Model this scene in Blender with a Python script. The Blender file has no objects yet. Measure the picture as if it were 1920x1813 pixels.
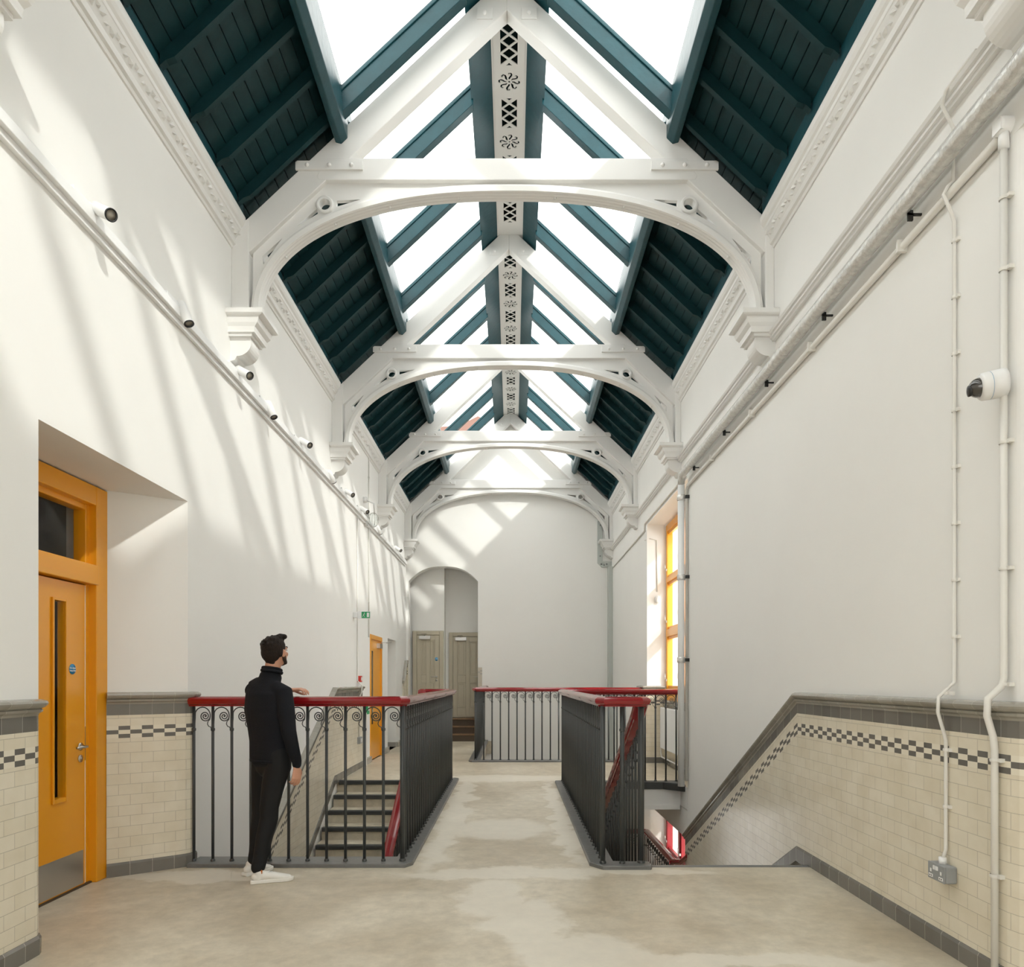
import bpy, math, random
from mathutils import Vector, Matrix
random.seed(7)
PI = math.pi
S = bpy.context.scene
COL = S.collection
F = 1350.0; VX, VY = 961.0, 1275.0; H = 1.45

# ------------------------------------------------------------------ materials
def new_mat(name):
    m = bpy.data.materials.new(name); m.use_nodes = True
    nt = m.node_tree
    return m, nt, nt.nodes['Principled BSDF']
def L(nt, a, b): nt.links.new(a, b)
def paint(name, col, rough=0.5, bump=0.0, bscale=30, var=0.0, vscale=3, metal=0.0, coat=0.0, spec=0.5):
    m, nt, b = new_mat(name)
    b.inputs['Base Color'].default_value = (*col, 1)
    b.inputs['Roughness'].default_value = rough
    b.inputs['Metallic'].default_value = metal
    b.inputs['Coat Weight'].default_value = coat
    b.inputs['Specular IOR Level'].default_value = spec
    tc = nt.nodes.new('ShaderNodeTexCoord')
    if var > 0:
        n = nt.nodes.new('ShaderNodeTexNoise'); n.inputs['Scale'].default_value = vscale
        n.inputs['Detail'].default_value = 6; n.inputs['Roughness'].default_value = 0.6
        L(nt, tc.outputs['Object'], n.inputs['Vector'])
        r = nt.nodes.new('ShaderNodeValToRGB')
        r.color_ramp.elements[0].position = 0.3; r.color_ramp.elements[1].position = 0.7
        r.color_ramp.elements[0].color = (*[c * (1 - var) for c in col], 1)
        r.color_ramp.elements[1].color = (*[min(1, c * (1 + var)) for c in col], 1)
        L(nt, n.outputs['Fac'], r.inputs['Fac']); L(nt, r.outputs['Color'], b.inputs['Base Color'])
    if bump > 0:
        n = nt.nodes.new('ShaderNodeTexNoise'); n.inputs['Scale'].default_value = bscale
        n.inputs['Detail'].default_value = 5
        L(nt, tc.outputs['Object'], n.inputs['Vector'])
        bp = nt.nodes.new('ShaderNodeBump'); bp.inputs['Strength'].default_value = bump
        bp.inputs['Distance'].default_value = 0.01
        L(nt, n.outputs['Fac'], bp.inputs['Height']); L(nt, bp.outputs['Normal'], b.inputs['Normal'])
    return m

M = {}
M['plaster'] = paint('plaster', (0.87, 0.86, 0.83), 0.7, 0.15, 2.5, 0.012, 1.2)
M['white'] = paint('white_gloss_paint', (0.80, 0.79, 0.765), 0.4, 0.05, 20)
M['teal'] = paint('teal_paint', (0.008, 0.053, 0.066), 0.34, 0.25, 14, 0.12, 6, spec=0.3)
M['teal_shaded'] = paint('teal_paint_shaded', (0.005, 0.030, 0.034), 0.5, 0.3, 18, 0.15, 5, spec=0.2)  # same teal paint, darkened: roof shade is put into the colour
M['yellow'] = paint('yellow_paint', (0.88, 0.37, 0.009), 0.3, 0.03, 20, coat=0.2)
M['red'] = paint('oxblood_gloss', (0.25, 0.006, 0.010), 0.16, 0.04, 12, coat=0.5)
M['redframe'] = paint('red_window_paint', (0.42, 0.02, 0.03), 0.35)
M['iron'] = paint('grey_iron_paint', (0.048, 0.052, 0.052), 0.38, 0.05, 40)
M['kerb'] = paint('kerb_grey_paint', (0.15, 0.15, 0.145), 0.38, 0.2, 30, 0.15, 6)
M['blackkerb'] = paint('black_kerb_paint', (0.045, 0.047, 0.047), 0.4, 0.1, 30)
M['doorgrey'] = paint('stone_door_paint', (0.52, 0.47, 0.36), 0.4, 0.03, 20)
M['steel'] = paint('brushed_steel', (0.55, 0.54, 0.52), 0.32, metal=1.0)
M['pipe'] = paint('whitewashed_pipe', (0.74, 0.73, 0.70), 0.25, 1.0, 30, 0.16, 26, metal=0.4)
M['conduit'] = paint('conduit_plastic', (0.78, 0.76, 0.71), 0.38)
M['black'] = paint('black_plastic', (0.012, 0.012, 0.012), 0.35)
M['whiteplastic'] = paint('white_plastic', (0.85, 0.85, 0.84), 0.3)
M['greymetal'] = paint('grey_switch_enamel', (0.30, 0.31, 0.31), 0.4, 0.2, 60)
M['greypost'] = paint('grey_green_steelwork', (0.50, 0.53, 0.50), 0.45)
M['blue'] = paint('blue_sign', (0.03, 0.30, 0.60), 0.4)
M['green'] = paint('green_sign', (0.02, 0.33, 0.12), 0.4)
M['redsign'] = paint('red_sign', (0.62, 0.03, 0.02), 0.4)
M['wood'] = paint('brown_wood', (0.22, 0.125, 0.06), 0.45, 0.1, 20, 0.2, 8)
M['wooddark'] = paint('dark_wood', (0.075, 0.05, 0.03), 0.5)
M['orangetile'] = paint('orange_roof_tile', (0.17, 0.09, 0.07), 0.8)
M['radiator'] = paint('radiator_enamel', (0.84, 0.86, 0.88), 0.3)
M['skin'] = paint('skin', (0.58, 0.30, 0.20), 0.5, 0.05, 80)
M['lip'] = paint('lips', (0.42, 0.16, 0.12), 0.5)
M['hair'] = paint('dark_brown_hair', (0.016, 0.010, 0.007), 0.7, 0.9, 120, 0.4, 60, spec=0.25)
M['beard'] = paint('beard', (0.03, 0.018, 0.012), 0.7, 0.6, 150)
M['knit'] = paint('black_knit', (0.0075, 0.0085, 0.012), 0.85, 0.5, 220, spec=0.25)
M['trouser'] = paint('black_cotton', (0.0085, 0.009, 0.010), 0.75, 0.35, 9, spec=0.3)
M['shoe'] = paint('white_leather', (0.78, 0.76, 0.71), 0.42)
M['sole'] = paint('rubber_sole', (0.80, 0.78, 0.73), 0.6)
M['sock'] = paint('orange_tab', (0.55, 0.16, 0.03), 0.7)
M['greytile'] = None

def uvnode(nt):
    u = nt.nodes.new('ShaderNodeUVMap'); u.uv_map = 'UVMap'; return u.outputs['UV']
def tile_mat(name, c1, c2, mortar, bw, rh, ms, rough, offset=0.5, var=True):
    m, nt, b = new_mat(name)
    br = nt.nodes.new('ShaderNodeTexBrick')
    br.offset = offset; br.offset_frequency = 2; br.squash = 1.0
    br.inputs['Color1'].default_value = (*c1, 1); br.inputs['Color2'].default_value = (*c2, 1)
    br.inputs['Mortar'].default_value = (*mortar, 1); br.inputs['Scale'].default_value = 1
    br.inputs['Mortar Size'].default_value = ms; br.inputs['Mortar Smooth'].default_value = 0.2
    br.inputs['Brick Width'].default_value = bw; br.inputs['Row Height'].default_value = rh
    uv = uvnode(nt); L(nt, uv, br.inputs['Vector'])
    n = nt.nodes.new('ShaderNodeTexNoise'); n.inputs['Scale'].default_value = 5; n.inputs['Detail'].default_value = 5
    L(nt, uv, n.inputs['Vector'])
    mx = nt.nodes.new('ShaderNodeMix'); mx.data_type = 'RGBA'; mx.blend_type = 'MULTIPLY'
    mx.inputs['Factor'].default_value = 1.0
    rp = nt.nodes.new('ShaderNodeValToRGB')
    rp.color_ramp.elements[0].position = 0.25; rp.color_ramp.elements[0].color = (0.90, 0.88, 0.84, 1)
    rp.color_ramp.elements[1].position = 0.65; rp.color_ramp.elements[1].color = (1, 1, 1, 1)
    L(nt, n.outputs['Fac'], rp.inputs['Fac'])
    L(nt, br.outputs['Color'], mx.inputs['A']); L(nt, rp.outputs['Color'], mx.inputs['B'])
    L(nt, mx.outputs['Result'], b.inputs['Base Color'])
    b.inputs['Roughness'].default_value = rough
    bp = nt.nodes.new('ShaderNodeBump'); bp.invert = True
    bp.inputs['Strength'].default_value = 0.5; bp.inputs['Distance'].default_value = 0.003
    L(nt, br.outputs['Fac'], bp.inputs['Height']); L(nt, bp.outputs['Normal'], b.inputs['Normal'])
    return m
CREAM = (0.82, 0.76, 0.63)
M['tile'] = tile_mat('cream_glazed_tile', CREAM, (0.79, 0.725, 0.585), (0.55, 0.50, 0.41), 0.156, 0.078, 0.0016, 0.22)
M['greytile'] = tile_mat('grey_glazed_tile', (0.205, 0.195, 0.175), (0.15, 0.145, 0.13), (0.42, 0.40, 0.36), 0.152, 0.5, 0.002, 0.2, 0)
def checker_mat():
    m, nt, b = new_mat('checker_band_tile')
    uv = uvnode(nt)
    mp = nt.nodes.new('ShaderNodeMapping'); mp.vector_type = 'POINT'
    mp.inputs['Scale'].default_value = (1 / 0.078, 1 / 0.030, 1); mp.inputs['Location'].default_value = (0.001, 0.0005, 0.5)
    ck = nt.nodes.new('ShaderNodeTexChecker'); ck.inputs['Scale'].default_value = 1
    ck.inputs['Color1'].default_value = (0.16, 0.15, 0.135, 1); ck.inputs['Color2'].default_value = (*CREAM, 1)
    L(nt, uv, mp.inputs['Vector']); L(nt, mp.outputs['Vector'], ck.inputs['Vector'])
    L(nt, ck.outputs['Color'], b.inputs['Base Color'])
    b.inputs['Roughness'].default_value = 0.22
    return m
M['checker'] = checker_mat()
M['mould'] = tile_mat('grey_moulded_tile', (0.38, 0.36, 0.32), (0.32, 0.305, 0.27), (0.5, 0.47, 0.41), 0.152, 5.0, 0.002, 0.18, 0)

def concrete():
    m, nt, b = new_mat('worn_concrete')
    tc = nt.nodes.new('ShaderNodeTexCoord')
    def noise(sc, det=8, rough=0.6, dist=0.0):
        n = nt.nodes.new('ShaderNodeTexNoise'); n.inputs['Scale'].default_value = sc
        n.inputs['Detail'].default_value = det; n.inputs['Roughness'].default_value = rough
        n.inputs['Distortion'].default_value = dist
        L(nt, tc.outputs['Object'], n.inputs['Vector']); return n
    def ramp(src, p0, c0, p1, c1):
        r = nt.nodes.new('ShaderNodeValToRGB')
        r.color_ramp.elements[0].position = p0; r.color_ramp.elements[0].color = c0
        r.color_ramp.elements[1].position = p1; r.color_ramp.elements[1].color = c1
        L(nt, src, r.inputs['Fac']); return r
    big = noise(0.9, 9, 0.62, 0.6)
    base = ramp(big.outputs['Fac'], 0.34, (0.47, 0.40, 0.29, 1), 0.66, (0.68, 0.62, 0.50, 1))
    fine = noise(9, 8, 0.7)
    fr = ramp(fine.outputs['Fac'], 0.3, (0.80, 0.80, 0.80, 1), 0.7, (1.08, 1.08, 1.08, 1))
    mx = nt.nodes.new('ShaderNodeMix'); mx.data_type = 'RGBA'; mx.blend_type = 'MULTIPLY'
    mx.inputs['Factor'].default_value = 1
    L(nt, base.outputs['Color'], mx.inputs['A']); L(nt, fr.outputs['Color'], mx.inputs['B'])
    # chalky repair patches with their own outlines, at fixed places on the floor
    sep = nt.nodes.new('ShaderNodeVectorMath'); sep.operation = 'ADD'
    n3 = noise(2.2, 5, 0.6)
    sc3 = nt.nodes.new('ShaderNodeVectorMath'); sc3.operation = 'MULTIPLY_ADD'
    sc3.inputs[1].default_value = (0.6, 0.6, 0); sc3.inputs[2].default_value = (-0.30, -0.30, 0)
    L(nt, n3.outputs['Color'], sc3.inputs[0])
    L(nt, tc.outputs['Object'], sep.inputs[0]); L(nt, sc3.outputs['Vector'], sep.inputs[1])
    prev = None
    for (px, py, rx, ry) in [(0.0, 5.42, 0.85, 0.16), (-0.15, 4.8, 0.24, 0.42), (0.08, 4.3, 0.24, 0.40), (0.36, 3.82, 0.42, 0.24), (1.1, 3.72, 0.8, 0.12), (0.0, 10.6, 1.6, 0.35), (-0.62, 8.0, 0.14, 2.6), (0.5, 8.0, 0.10, 2.4), (-2.3, 5.3, 0.7, 0.14), (1.0, 5.42, 0.5, 0.12), (-0.1, 7.0, 0.5, 0.5)]:
        sb = nt.nodes.new('ShaderNodeVectorMath'); sb.operation = 'SUBTRACT'; sb.inputs[1].default_value = (px, py, 0)
        L(nt, sep.outputs['Vector'], sb.inputs[0])
        dv = nt.nodes.new('ShaderNodeVectorMath'); dv.operation = 'MULTIPLY'; dv.inputs[1].default_value = (1 / rx, 1 / ry, 0)
        L(nt, sb.outputs['Vector'], dv.inputs[0])
        ln = nt.nodes.new('ShaderNodeVectorMath'); ln.operation = 'LENGTH'; L(nt, dv.outputs['Vector'], ln.inputs[0])
        if prev is None: prev = ln.outputs['Value']
        else:
            mn = nt.nodes.new('ShaderNodeMath'); mn.operation = 'MINIMUM'
            L(nt, prev, mn.inputs[0]); L(nt, ln.outputs['Value'], mn.inputs[1]); prev = mn.outputs[0]
    mr = nt.nodes.new('ShaderNodeMapRange'); mr.inputs['From Min'].default_value = 1.12; mr.inputs['From Max'].default_value = 0.85
    mr.inputs['To Min'].default_value = 0; mr.inputs['To Max'].default_value = 0.58
    L(nt, prev, mr.inputs['Value'])
    mx2 = nt.nodes.new('ShaderNodeMix'); mx2.data_type = 'RGBA'
    L(nt, mr.outputs['Result'], mx2.inputs['Factor']); L(nt, mx.outputs['Result'], mx2.inputs['A'])
    mx2.inputs['B'].default_value = (0.76, 0.72, 0.63, 1)
    L(nt, mx2.outputs['Result'], b.inputs['Base Color'])
    rr = nt.nodes.new('ShaderNodeMapRange'); rr.inputs['To Min'].default_value = 0.28; rr.inputs['To Max'].default_value = 0.55
    L(nt, big.outputs['Fac'], rr.inputs['Value']); L(nt, rr.outputs['Result'], b.inputs['Roughness'])
    bp = nt.nodes.new('ShaderNodeBump'); bp.inputs['Strength'].default_value = 0.15; bp.inputs['Distance'].default_value = 0.01
    L(nt, fine.outputs['Fac'], bp.inputs['Height']); L(nt, bp.outputs['Normal'], b.inputs['Normal'])
    return m
M['concrete'] = concrete()
def glass_mat(name, tint=(1, 1, 1), refl=0.06):
    m = bpy.data.materials.new(name); m.use_nodes = True; nt = m.node_tree
    nt.nodes.clear()
    o = nt.nodes.new('ShaderNodeOutputMaterial'); t = nt.nodes.new('ShaderNodeBsdfTransparent'); t.inputs['Color'].default_value = (*tint, 1)
    g = nt.nodes.new('ShaderNodeBsdfGlossy'); g.inputs['Roughness'].default_value = 0.02
    lw = nt.nodes.new('ShaderNodeLayerWeight'); lw.inputs['Blend'].default_value = 0.25
    fr = nt.nodes.new('ShaderNodeMapRange'); fr.inputs['To Min'].default_value = 0.02; fr.inputs['To Max'].default_value = 0.16
    pw = nt.nodes.new('ShaderNodeMath'); pw.operation = 'POWER'; pw.inputs[1].default_value = 2.5
    L(nt, lw.outputs['Facing'], pw.inputs[0]); L(nt, pw.outputs[0], fr.inputs['Value'])
    mx = nt.nodes.new('ShaderNodeMixShader')
    L(nt, fr.outputs['Result'], mx.inputs['Fac']); L(nt, t.outputs[0], mx.inputs[1]); L(nt, g.outputs[0], mx.inputs[2])
    L(nt, mx.outputs[0], o.inputs['Surface'])
    return m
M['glass'] = glass_mat('clear_glass', (0.97, 0.985, 0.98))
M['darkglass'] = paint('door_glass', (0.09, 0.075, 0.055), 0.05)

# ------------------------------------------------------------------ mesh builder
class MB:
    def __init__(s): s.v = []; s.f = []; s.uv = []; s.mi = []; s.sm = []
    def add(s, vs, fs, uvs=None, mi=0, smooth=False):
        o = len(s.v); s.v += [tuple(p) for p in vs]
        for k, f in enumerate(fs):
            s.f.append([i + o for i in f]); s.mi.append(mi); s.sm.append(smooth)
            s.uv.append(uvs[k] if uvs else None)
        return s
    def box(s, x0, x1, y0, y1, z0, z1, mi=0):
        v = [(x, y, z) for x in (x0, x1) for y in (y0, y1) for z in (z0, z1)]
        return s.add(v, [(0, 1, 3, 2), (4, 6, 7, 5), (0, 4, 5, 1), (2, 3, 7, 6), (0, 2, 6, 4), (1, 5, 7, 3)], None, mi)
    def prism(s, poly, axis, a, b, mi=0):
        """poly of 2D points in the plane perpendicular to axis; x:(y,z) y:(x,z) z:(x,y)"""
        def P(p, t):
            return {'x': (t, p[0], p[1]), 'y': (p[0], t, p[1]), 'z': (p[0], p[1], t)}[axis]
        n = len(poly); v = [P(p, a) for p in poly] + [P(p, b) for p in poly]
        f = [tuple(range(n)), tuple(range(2 * n - 1, n - 1, -1))]
        f += [(i, i + n, (i + 1) % n + n, (i + 1) % n) for i in range(n)]
        return s.add(v, f, None, mi)
    def tube(s, path, r, n=8, mi=0, closed=False, caps=True):
        path = [Vector(p) for p in path]; m = len(path)
        rs = r if isinstance(r, (list, tuple)) else [r] * m
        vs = []; up = None
        for i, p in enumerate(path):
            if closed: t = path[(i + 1) % m] - path[i - 1]
            else: t = path[min(i + 1, m - 1)] - path[max(i - 1, 0)]
            if t.length < 1e-9: t = Vector((0, 0, 1))
            t.normalize()
            if up is None:
                up = t.orthogonal().normalized()
            up = (up - t * up.dot(t))
            if up.length < 1e-6: up = t.orthogonal()
            up.normalize(); w = t.cross(up)
            for k in range(n):
                a = 2 * PI * k / n
                vs.append(p + (up * math.cos(a) + w * math.sin(a)) * rs[i])
        fs = []
        for i in range(m if closed else m - 1):
            j = (i + 1) % m
            for k in range(n):
                fs.append((i * n + k, i * n + (k + 1) % n, j * n + (k + 1) % n, j * n + k))
        if caps and not closed:
            fs.append(tuple(range(n - 1, -1, -1))); fs.append(tuple((m - 1) * n + k for k in range(n)))
        return s.add(vs, fs, None, mi, True)
    def cyl(s, p0, p1, r, n=16, mi=0):
        return s.tube([p0, p1], r, n, mi)
    def lathe(s, prof, c, axis, n=20, mi=0):
        """prof: (radius, distance along axis)"""
        ax = Vector(axis).normalized(); u = ax.orthogonal().normalized(); w = ax.cross(u); c = Vector(c)
        vs = []
        for r, t in prof:
            for k in range(n):
                a = 2 * PI * k / n
                vs.append(c + ax * t + (u * math.cos(a) + w * math.sin(a)) * max(r, 1e-5))
        m = len(prof)
        fs = [(i * n + k, i * n + (k + 1) % n, (i + 1) * n + (k + 1) % n, (i + 1) * n + k) for i in range(m - 1) for k in range(n)]
        return s.add(vs, fs, None, mi, True)
    def ell(s, c, r, n=16, m=10, mi=0, rot=None):
        vs = []; c = Vector(c)
        for i in range(m + 1):
            th = PI * i / m
            for k in range(n):
                a = 2 * PI * k / n
                p = Vector((r[0] * math.sin(th) * math.cos(a), r[1] * math.sin(th) * math.sin(a), r[2] * math.cos(th)))
                if rot: p = rot @ p
                vs.append(c + p)
        fs = [(i * n + k, (i + 1) * n + k, (i + 1) * n + (k + 1) % n, i * n + (k + 1) % n) for i in range(m) for k in range(n)]
        return s.add(vs, fs, None, mi, True)
    def sweep(s, prof, path, mi=0, uvscale=1.0, closedprof=True):
        """prof: (side, up) points, side = to the right of travel in plan; mitred corners, up stays Z"""
        path = [Vector(p) for p in path]; m = len(path); n = len(prof)
        def side(d):
            d = Vector((d.x, d.y, 0)); d.normalize(); return Vector((d.y, -d.x, 0))
        vs = []; arc = [0]
        for i in range(1, m): arc.append(arc[-1] + (path[i] - path[i - 1]).length)
        for i, p in enumerate(path):
            dirs = []
            if i > 0: dirs.append(path[i] - path[i - 1])
            if i < m - 1: dirs.append(path[i + 1] - path[i])
            ss = [side(d) for d in dirs if Vector((d.x, d.y, 0)).length > 1e-5]
            if not ss: sd = Vector((1, 0, 0))
            elif len(ss) == 1: sd = ss[0]
            else:
                b = ss[0] + ss[1]
                if b.length < 1e-4: sd = ss[0]
                else:
                    b.normalize(); sd = b / max(0.35, b.dot(ss[0]))
            for (a, u) in prof: vs.append(p + sd * a + Vector((0, 0, u)))
        fs = []; uvs = []
        pr = [0]
        for k in range(n): pr.append(pr[-1] + math.dist(prof[k], prof[(k + 1) % n]))
        for i in range(m - 1):
            for k in range(n if closedprof else n - 1):
                k2 = (k + 1) % n
                fs.append((i * n + k, i * n + k2, (i + 1) * n + k2, (i + 1) * n + k))
                uvs.append([(arc[i], pr[k]), (arc[i], pr[k + 1]), (arc[i + 1], pr[k + 1]), (arc[i + 1], pr[k])])
        if closedprof:
            fs.append(tuple(range(n - 1, -1, -1))); uvs.append([(0, 0)] * n)
            fs.append(tuple((m - 1) * n + k for k in range(n))); uvs.append([(0, 0)] * n)
        return s.add(vs, fs, uvs, mi, False)
    def mesh(s, name, mats, recalc=True):
        me = bpy.data.meshes.new(name)
        me.from_pydata(s.v, [], s.f)
        for mm in (mats if isinstance(mats, (list, tuple)) else [mats]): me.materials.append(mm)
        me.polygons.foreach_set('material_index', s.mi)
        me.polygons.foreach_set('use_smooth', s.sm)
        if any(u is not None for u in s.uv):
            uvl = me.uv_layers.new(name='UVMap')
            for p, u in zip(me.polygons, s.uv):
                if u:
                    for li, c in zip(p.loop_indices, u): uvl.data[li].uv = c
        me.update()
        if recalc:
            import bmesh
            bm = bmesh.new(); bm.from_mesh(me)
            bmesh.ops.recalc_face_normals(bm, faces=bm.faces); bm.to_mesh(me); bm.free()
        return me
    def build(s, name, mat, parent=None, bevel=0.0, seg=2, recalc=True):
        return put(name, s.mesh(name, mat, recalc), parent, bevel, seg)

def put(name, me, parent=None, bevel=0.0, seg=2):
    o = bpy.data.objects.new(name, me); COL.objects.link(o)
    if parent is not None:
        o.parent = parent
        # meshes are written in the same space as the parent's own location: keep them where they were written
        b = parent
        off = Vector((0, 0, 0))
        while b is not None:
            off += Vector(b.location); b = b.parent
        o.location = -off
    if bevel > 0:
        md = o.modifiers.new('b', 'BEVEL'); md.width = bevel; md.segments = seg; md.limit_method = 'ANGLE'; md.angle_limit = 0.6
    return o
def tag(o, label=None, cat=None, group=None, kind=None):
    if label: o['label'] = label
    if cat: o['category'] = cat
    if group: o['group'] = group
    if kind: o['kind'] = kind
    return o
def empty(name, loc, label=None, cat=None, group=None):
    o = bpy.data.objects.new(name, None); COL.objects.link(o); o.location = loc; o.empty_display_size = 0.1
    return tag(o, label, cat, group)
def struct(name, mb, mat, bevel=0.0, label=None):
    o = mb.build(name, mat, None, bevel); o['kind'] = 'structure'
    if label: o['label'] = label
    return o
def copy_tree(o, parent=None):
    c = o.copy(); COL.objects.link(c)
    if parent is not None: c.parent = parent
    for ch in list(o.children):
        copy_tree(ch, c)
    return c
def remesh(mb, voxel, smooth=3, dec=None):
    me = mb.mesh('tmp', M['white'])
    o = bpy.data.objects.new('tmp', me); COL.objects.link(o)
    md = o.modifiers.new('r', 'REMESH'); md.mode = 'VOXEL'; md.voxel_size = voxel; md.use_smooth_shade = True
    if smooth:
        sm = o.modifiers.new('s', 'SMOOTH'); sm.iterations = smooth; sm.factor = 0.5
    dg = bpy.context.evaluated_depsgraph_get()
    out = bpy.data.meshes.new_from_object(o.evaluated_get(dg))
    bpy.data.objects.remove(o)
    for p in out.polygons: p.use_smooth = True
    out.materials.clear()
    return out
def curve_mesh(polys, extr, bev=0.0):
    """2D filled curve (first outline, then holes) -> mesh in XY, +-extr in Z"""
    cu = bpy.data.curves.new('c', 'CURVE'); cu.dimensions = '2D'; cu.fill_mode = 'BOTH'; cu.extrude = extr; cu.bevel_depth = bev; cu.bevel_resolution = 0
    for pts in polys:
        sp = cu.splines.new('POLY'); sp.points.add(len(pts) - 1)
        for q, p in zip(sp.points, pts): q.co = (p[0], p[1], 0, 1)
        sp.use_cyclic_u = True
    o = bpy.data.objects.new('c', cu); COL.objects.link(o)
    dg = bpy.context.evaluated_depsgraph_get()
    me = bpy.data.meshes.new_from_object(o.evaluated_get(dg))
    bpy.data.objects.remove(o)
    return me
def text_mesh(txt, size, extr=0.001):
    cu = bpy.data.curves.new('t', 'FONT'); cu.body = txt; cu.size = size; cu.extrude = extr; cu.align_x = 'CENTER'; cu.align_y = 'CENTER'
    o = bpy.data.objects.new('t', cu); COL.objects.link(o)
    dg = bpy.context.evaluated_depsgraph_get()
    me = bpy.data.meshes.new_from_object(o.evaluated_get(dg))
    bpy.data.objects.remove(o)
    return me

# ------------------------------------------------------------------ dimensions
XL, XR = -2.535, 2.36          # plaster planes
TL, TR = -2.51, 2.315          # tile planes
YE = 17.15                     # end wall
YB = -3.0                      # wall behind the camera
TOP = 5.95
LOW = -4.4
xc = -0.05
RS = 0.94
def zr(x): return 7.82 - RS * abs(x - xc)
TRY = [-0.3, 3.15, 6.5, 10.1, 13.6, 16.93]

# ------------------------------------------------------------------ floor
b = MB()
b.box(-3.3, 3.3, YB - 0.3, 5.62, -0.3, 0)
b.box(-0.93, 0.78, 5.62, 10.05, -0.3, 0)
b.box(-3.3, -1.3, 10.40, 10.6, -0.3, 0); b.box(-1.3, 0.78, 10.40, 10.6, -0.3, 0); b.box(-0.93, 0.78, 10.05, 10.4, -0.3, 0)
b.box(0.78, 3.3, 10.09, 10.6, -0.3, 0); b.box(XR, 3.3, 9.7, 10.09, -0.3, 0)
b.box(-3.3, 3.3, 10.6, 12.86, -0.3, 0)
b.box(-3.3, -0.62, 12.86, 17.1, -0.3, 0)
b.box(-3.3, -0.5, 17.1, 19, -0.3, 0)
struct('floor', b, M['concrete'])
b = MB(); b.box(-4, 4, YB, 19, LOW - 0.2, LOW)
struct('floor', b, M['concrete'])
# half landings below
b = MB(); b.box(0.6, 2.9, 9.66, 12.6, -2.32, -2.12); struct('floor', b, M['concrete'])
b = MB(); b.box(-3.2, -0.6, 4.6, 6.36, -2.32, -2.12); struct('floor', b, M['concrete'])

# ------------------------------------------------------------------ left wall
b = MB()
T = 0.75
def wl(y0, y1, z0, z1): b.box(XL - T, XL, y0, y1, z0, z1)
wl(YB - 0.3, 3.85, -0.3, TOP); wl(3.85, 5.62, 2.845, TOP)
b.prism([(XL, 5.62), (XL, 5.8), (XL - T, 5.8), (XL - T, 5.30), (-2.985, 5.30)], 'z', -0.3, 2.845)
wl(5.62, 5.8, 2.845, TOP); wl(5.62, 5.8, LOW, -0.3); wl(YB, 5.62, LOW, -0.3)
wl(5.8, 12.8, LOW, TOP); wl(12.8, 13.95, 2.27, TOP); wl(13.95, 14.62, -0.3, TOP)
wl(14.62, 15.66, 2.3, TOP); wl(15.66, YE + 1.5, -0.3, TOP)
wl(12.8, YE, LOW, -0.0)
b.box(XL - 0.75, XL - 0.45, 14.6, 15.7, 0, 2.3)
struct('wall_left', b, M['plaster'])

# ------------------------------------------------------------------ right wall
b = MB()
def wr(y0, y1, z0, z1, x0=XR): b.box(x0, XR + 0.75, y0, y1, z0, z1)
wr(YB - 0.3, 1.2, LOW, TOP); wr(1.2, 3.34, 4.02, TOP); wr(1.2, 3.34, LOW, 4.02, XR + 0.45)
pp = [(XR + 0.75, 3.30)] + [(XR + 0.09 - 0.09 * math.sin(a), 3.39 - 0.09 * math.cos(a)) for a in [k * PI / 16 for k in range(9)]] + [(XR, 3.6), (XR + 0.75, 3.6)]
b.prism(pp, 'z', LOW, 4.02)
wr(3.34, 3.6, 4.02, TOP)
wr(3.6, 9.7, LOW, TOP)
wr(9.7, 12.64, 4.17, TOP); wr(9.7, 12.64, -0.70, -0.31)
b.box(XR + 0.33, XR + 0.75, 9.7, 12.64, 0, 1.06)
b.box(XR + 0.33, XR + 0.75, 9.7, 12.64, LOW, -3.0)
wr(12.64, YE + 0.6, LOW, TOP)
struct('wall_right', b, M['plaster'])

# ------------------------------------------------------------------ end wall with basket arch
ax0, ax1 = (766 - VX) / F * YE, (896 - VX) / F * YE
acx = (ax0 + ax1) / 2; ahw = (ax1 - ax0) / 2
zsp, ztp = 1.45 + (1275 - 1090) / F * YE, 1.45 + (1275 - 1062) / F * YE
arch = []
for k in range(25):
    a = PI * k / 24
    u_ = -math.cos(a)
    arch.append((acx + ahw * u_, zsp + (ztp - zsp) * (1 - abs(u_) ** 2.7)))
poly = [(XL, LOW), (XL, -0.3), (ax0, -0.3)] + arch + [(ax1, -0.3), (ax1, LOW)]
b = MB()
b.box(XL, acx + 0.2, YE, YE + 0.3, LOW, -0.3)
b.prism([(XL, -0.3)] + [(ax0, -0.3)] + arch[:13] + [(acx, TOP), (XL, TOP)], 'y', YE, YE + 0.3)
b.prism(arch[12:] + [(ax1, LOW), (XR, LOW), (XR, TOP), (acx, TOP)], 'y', YE, YE + 0.3)
b.prism([(XL, TOP), (XR, TOP), (xc, 8.3)], 'y', YE, YE + 0.3)
# lobby behind the arch
LY1, LY2 = 17.62, 18.02
xpier = (833 - VX) / F * LY1; xp2 = (841 - VX) / F * LY2
b.box(-3.2, XL, YE + 0.3, LY1, 0, 4.4)
b.box(XL - 0.1, xpier, LY1, LY1 + 0.6, 0, 4.4)
b.box(xpier, xpier + 0.001, LY1, LY2, 0, 4.4)
b.box(xpier, 0.6, LY2, LY2 + 0.3, 0, 4.4)
b.box(ax1 + 0.22, ax1 + 0.4, YE + 0.3, LY2, 0, 4.4)
b.box(-3.2, 0.6, YE + 0.3, LY2 + 0.3, 4.4, 4.6)
struct('wall_end', b, M['plaster'])
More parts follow.
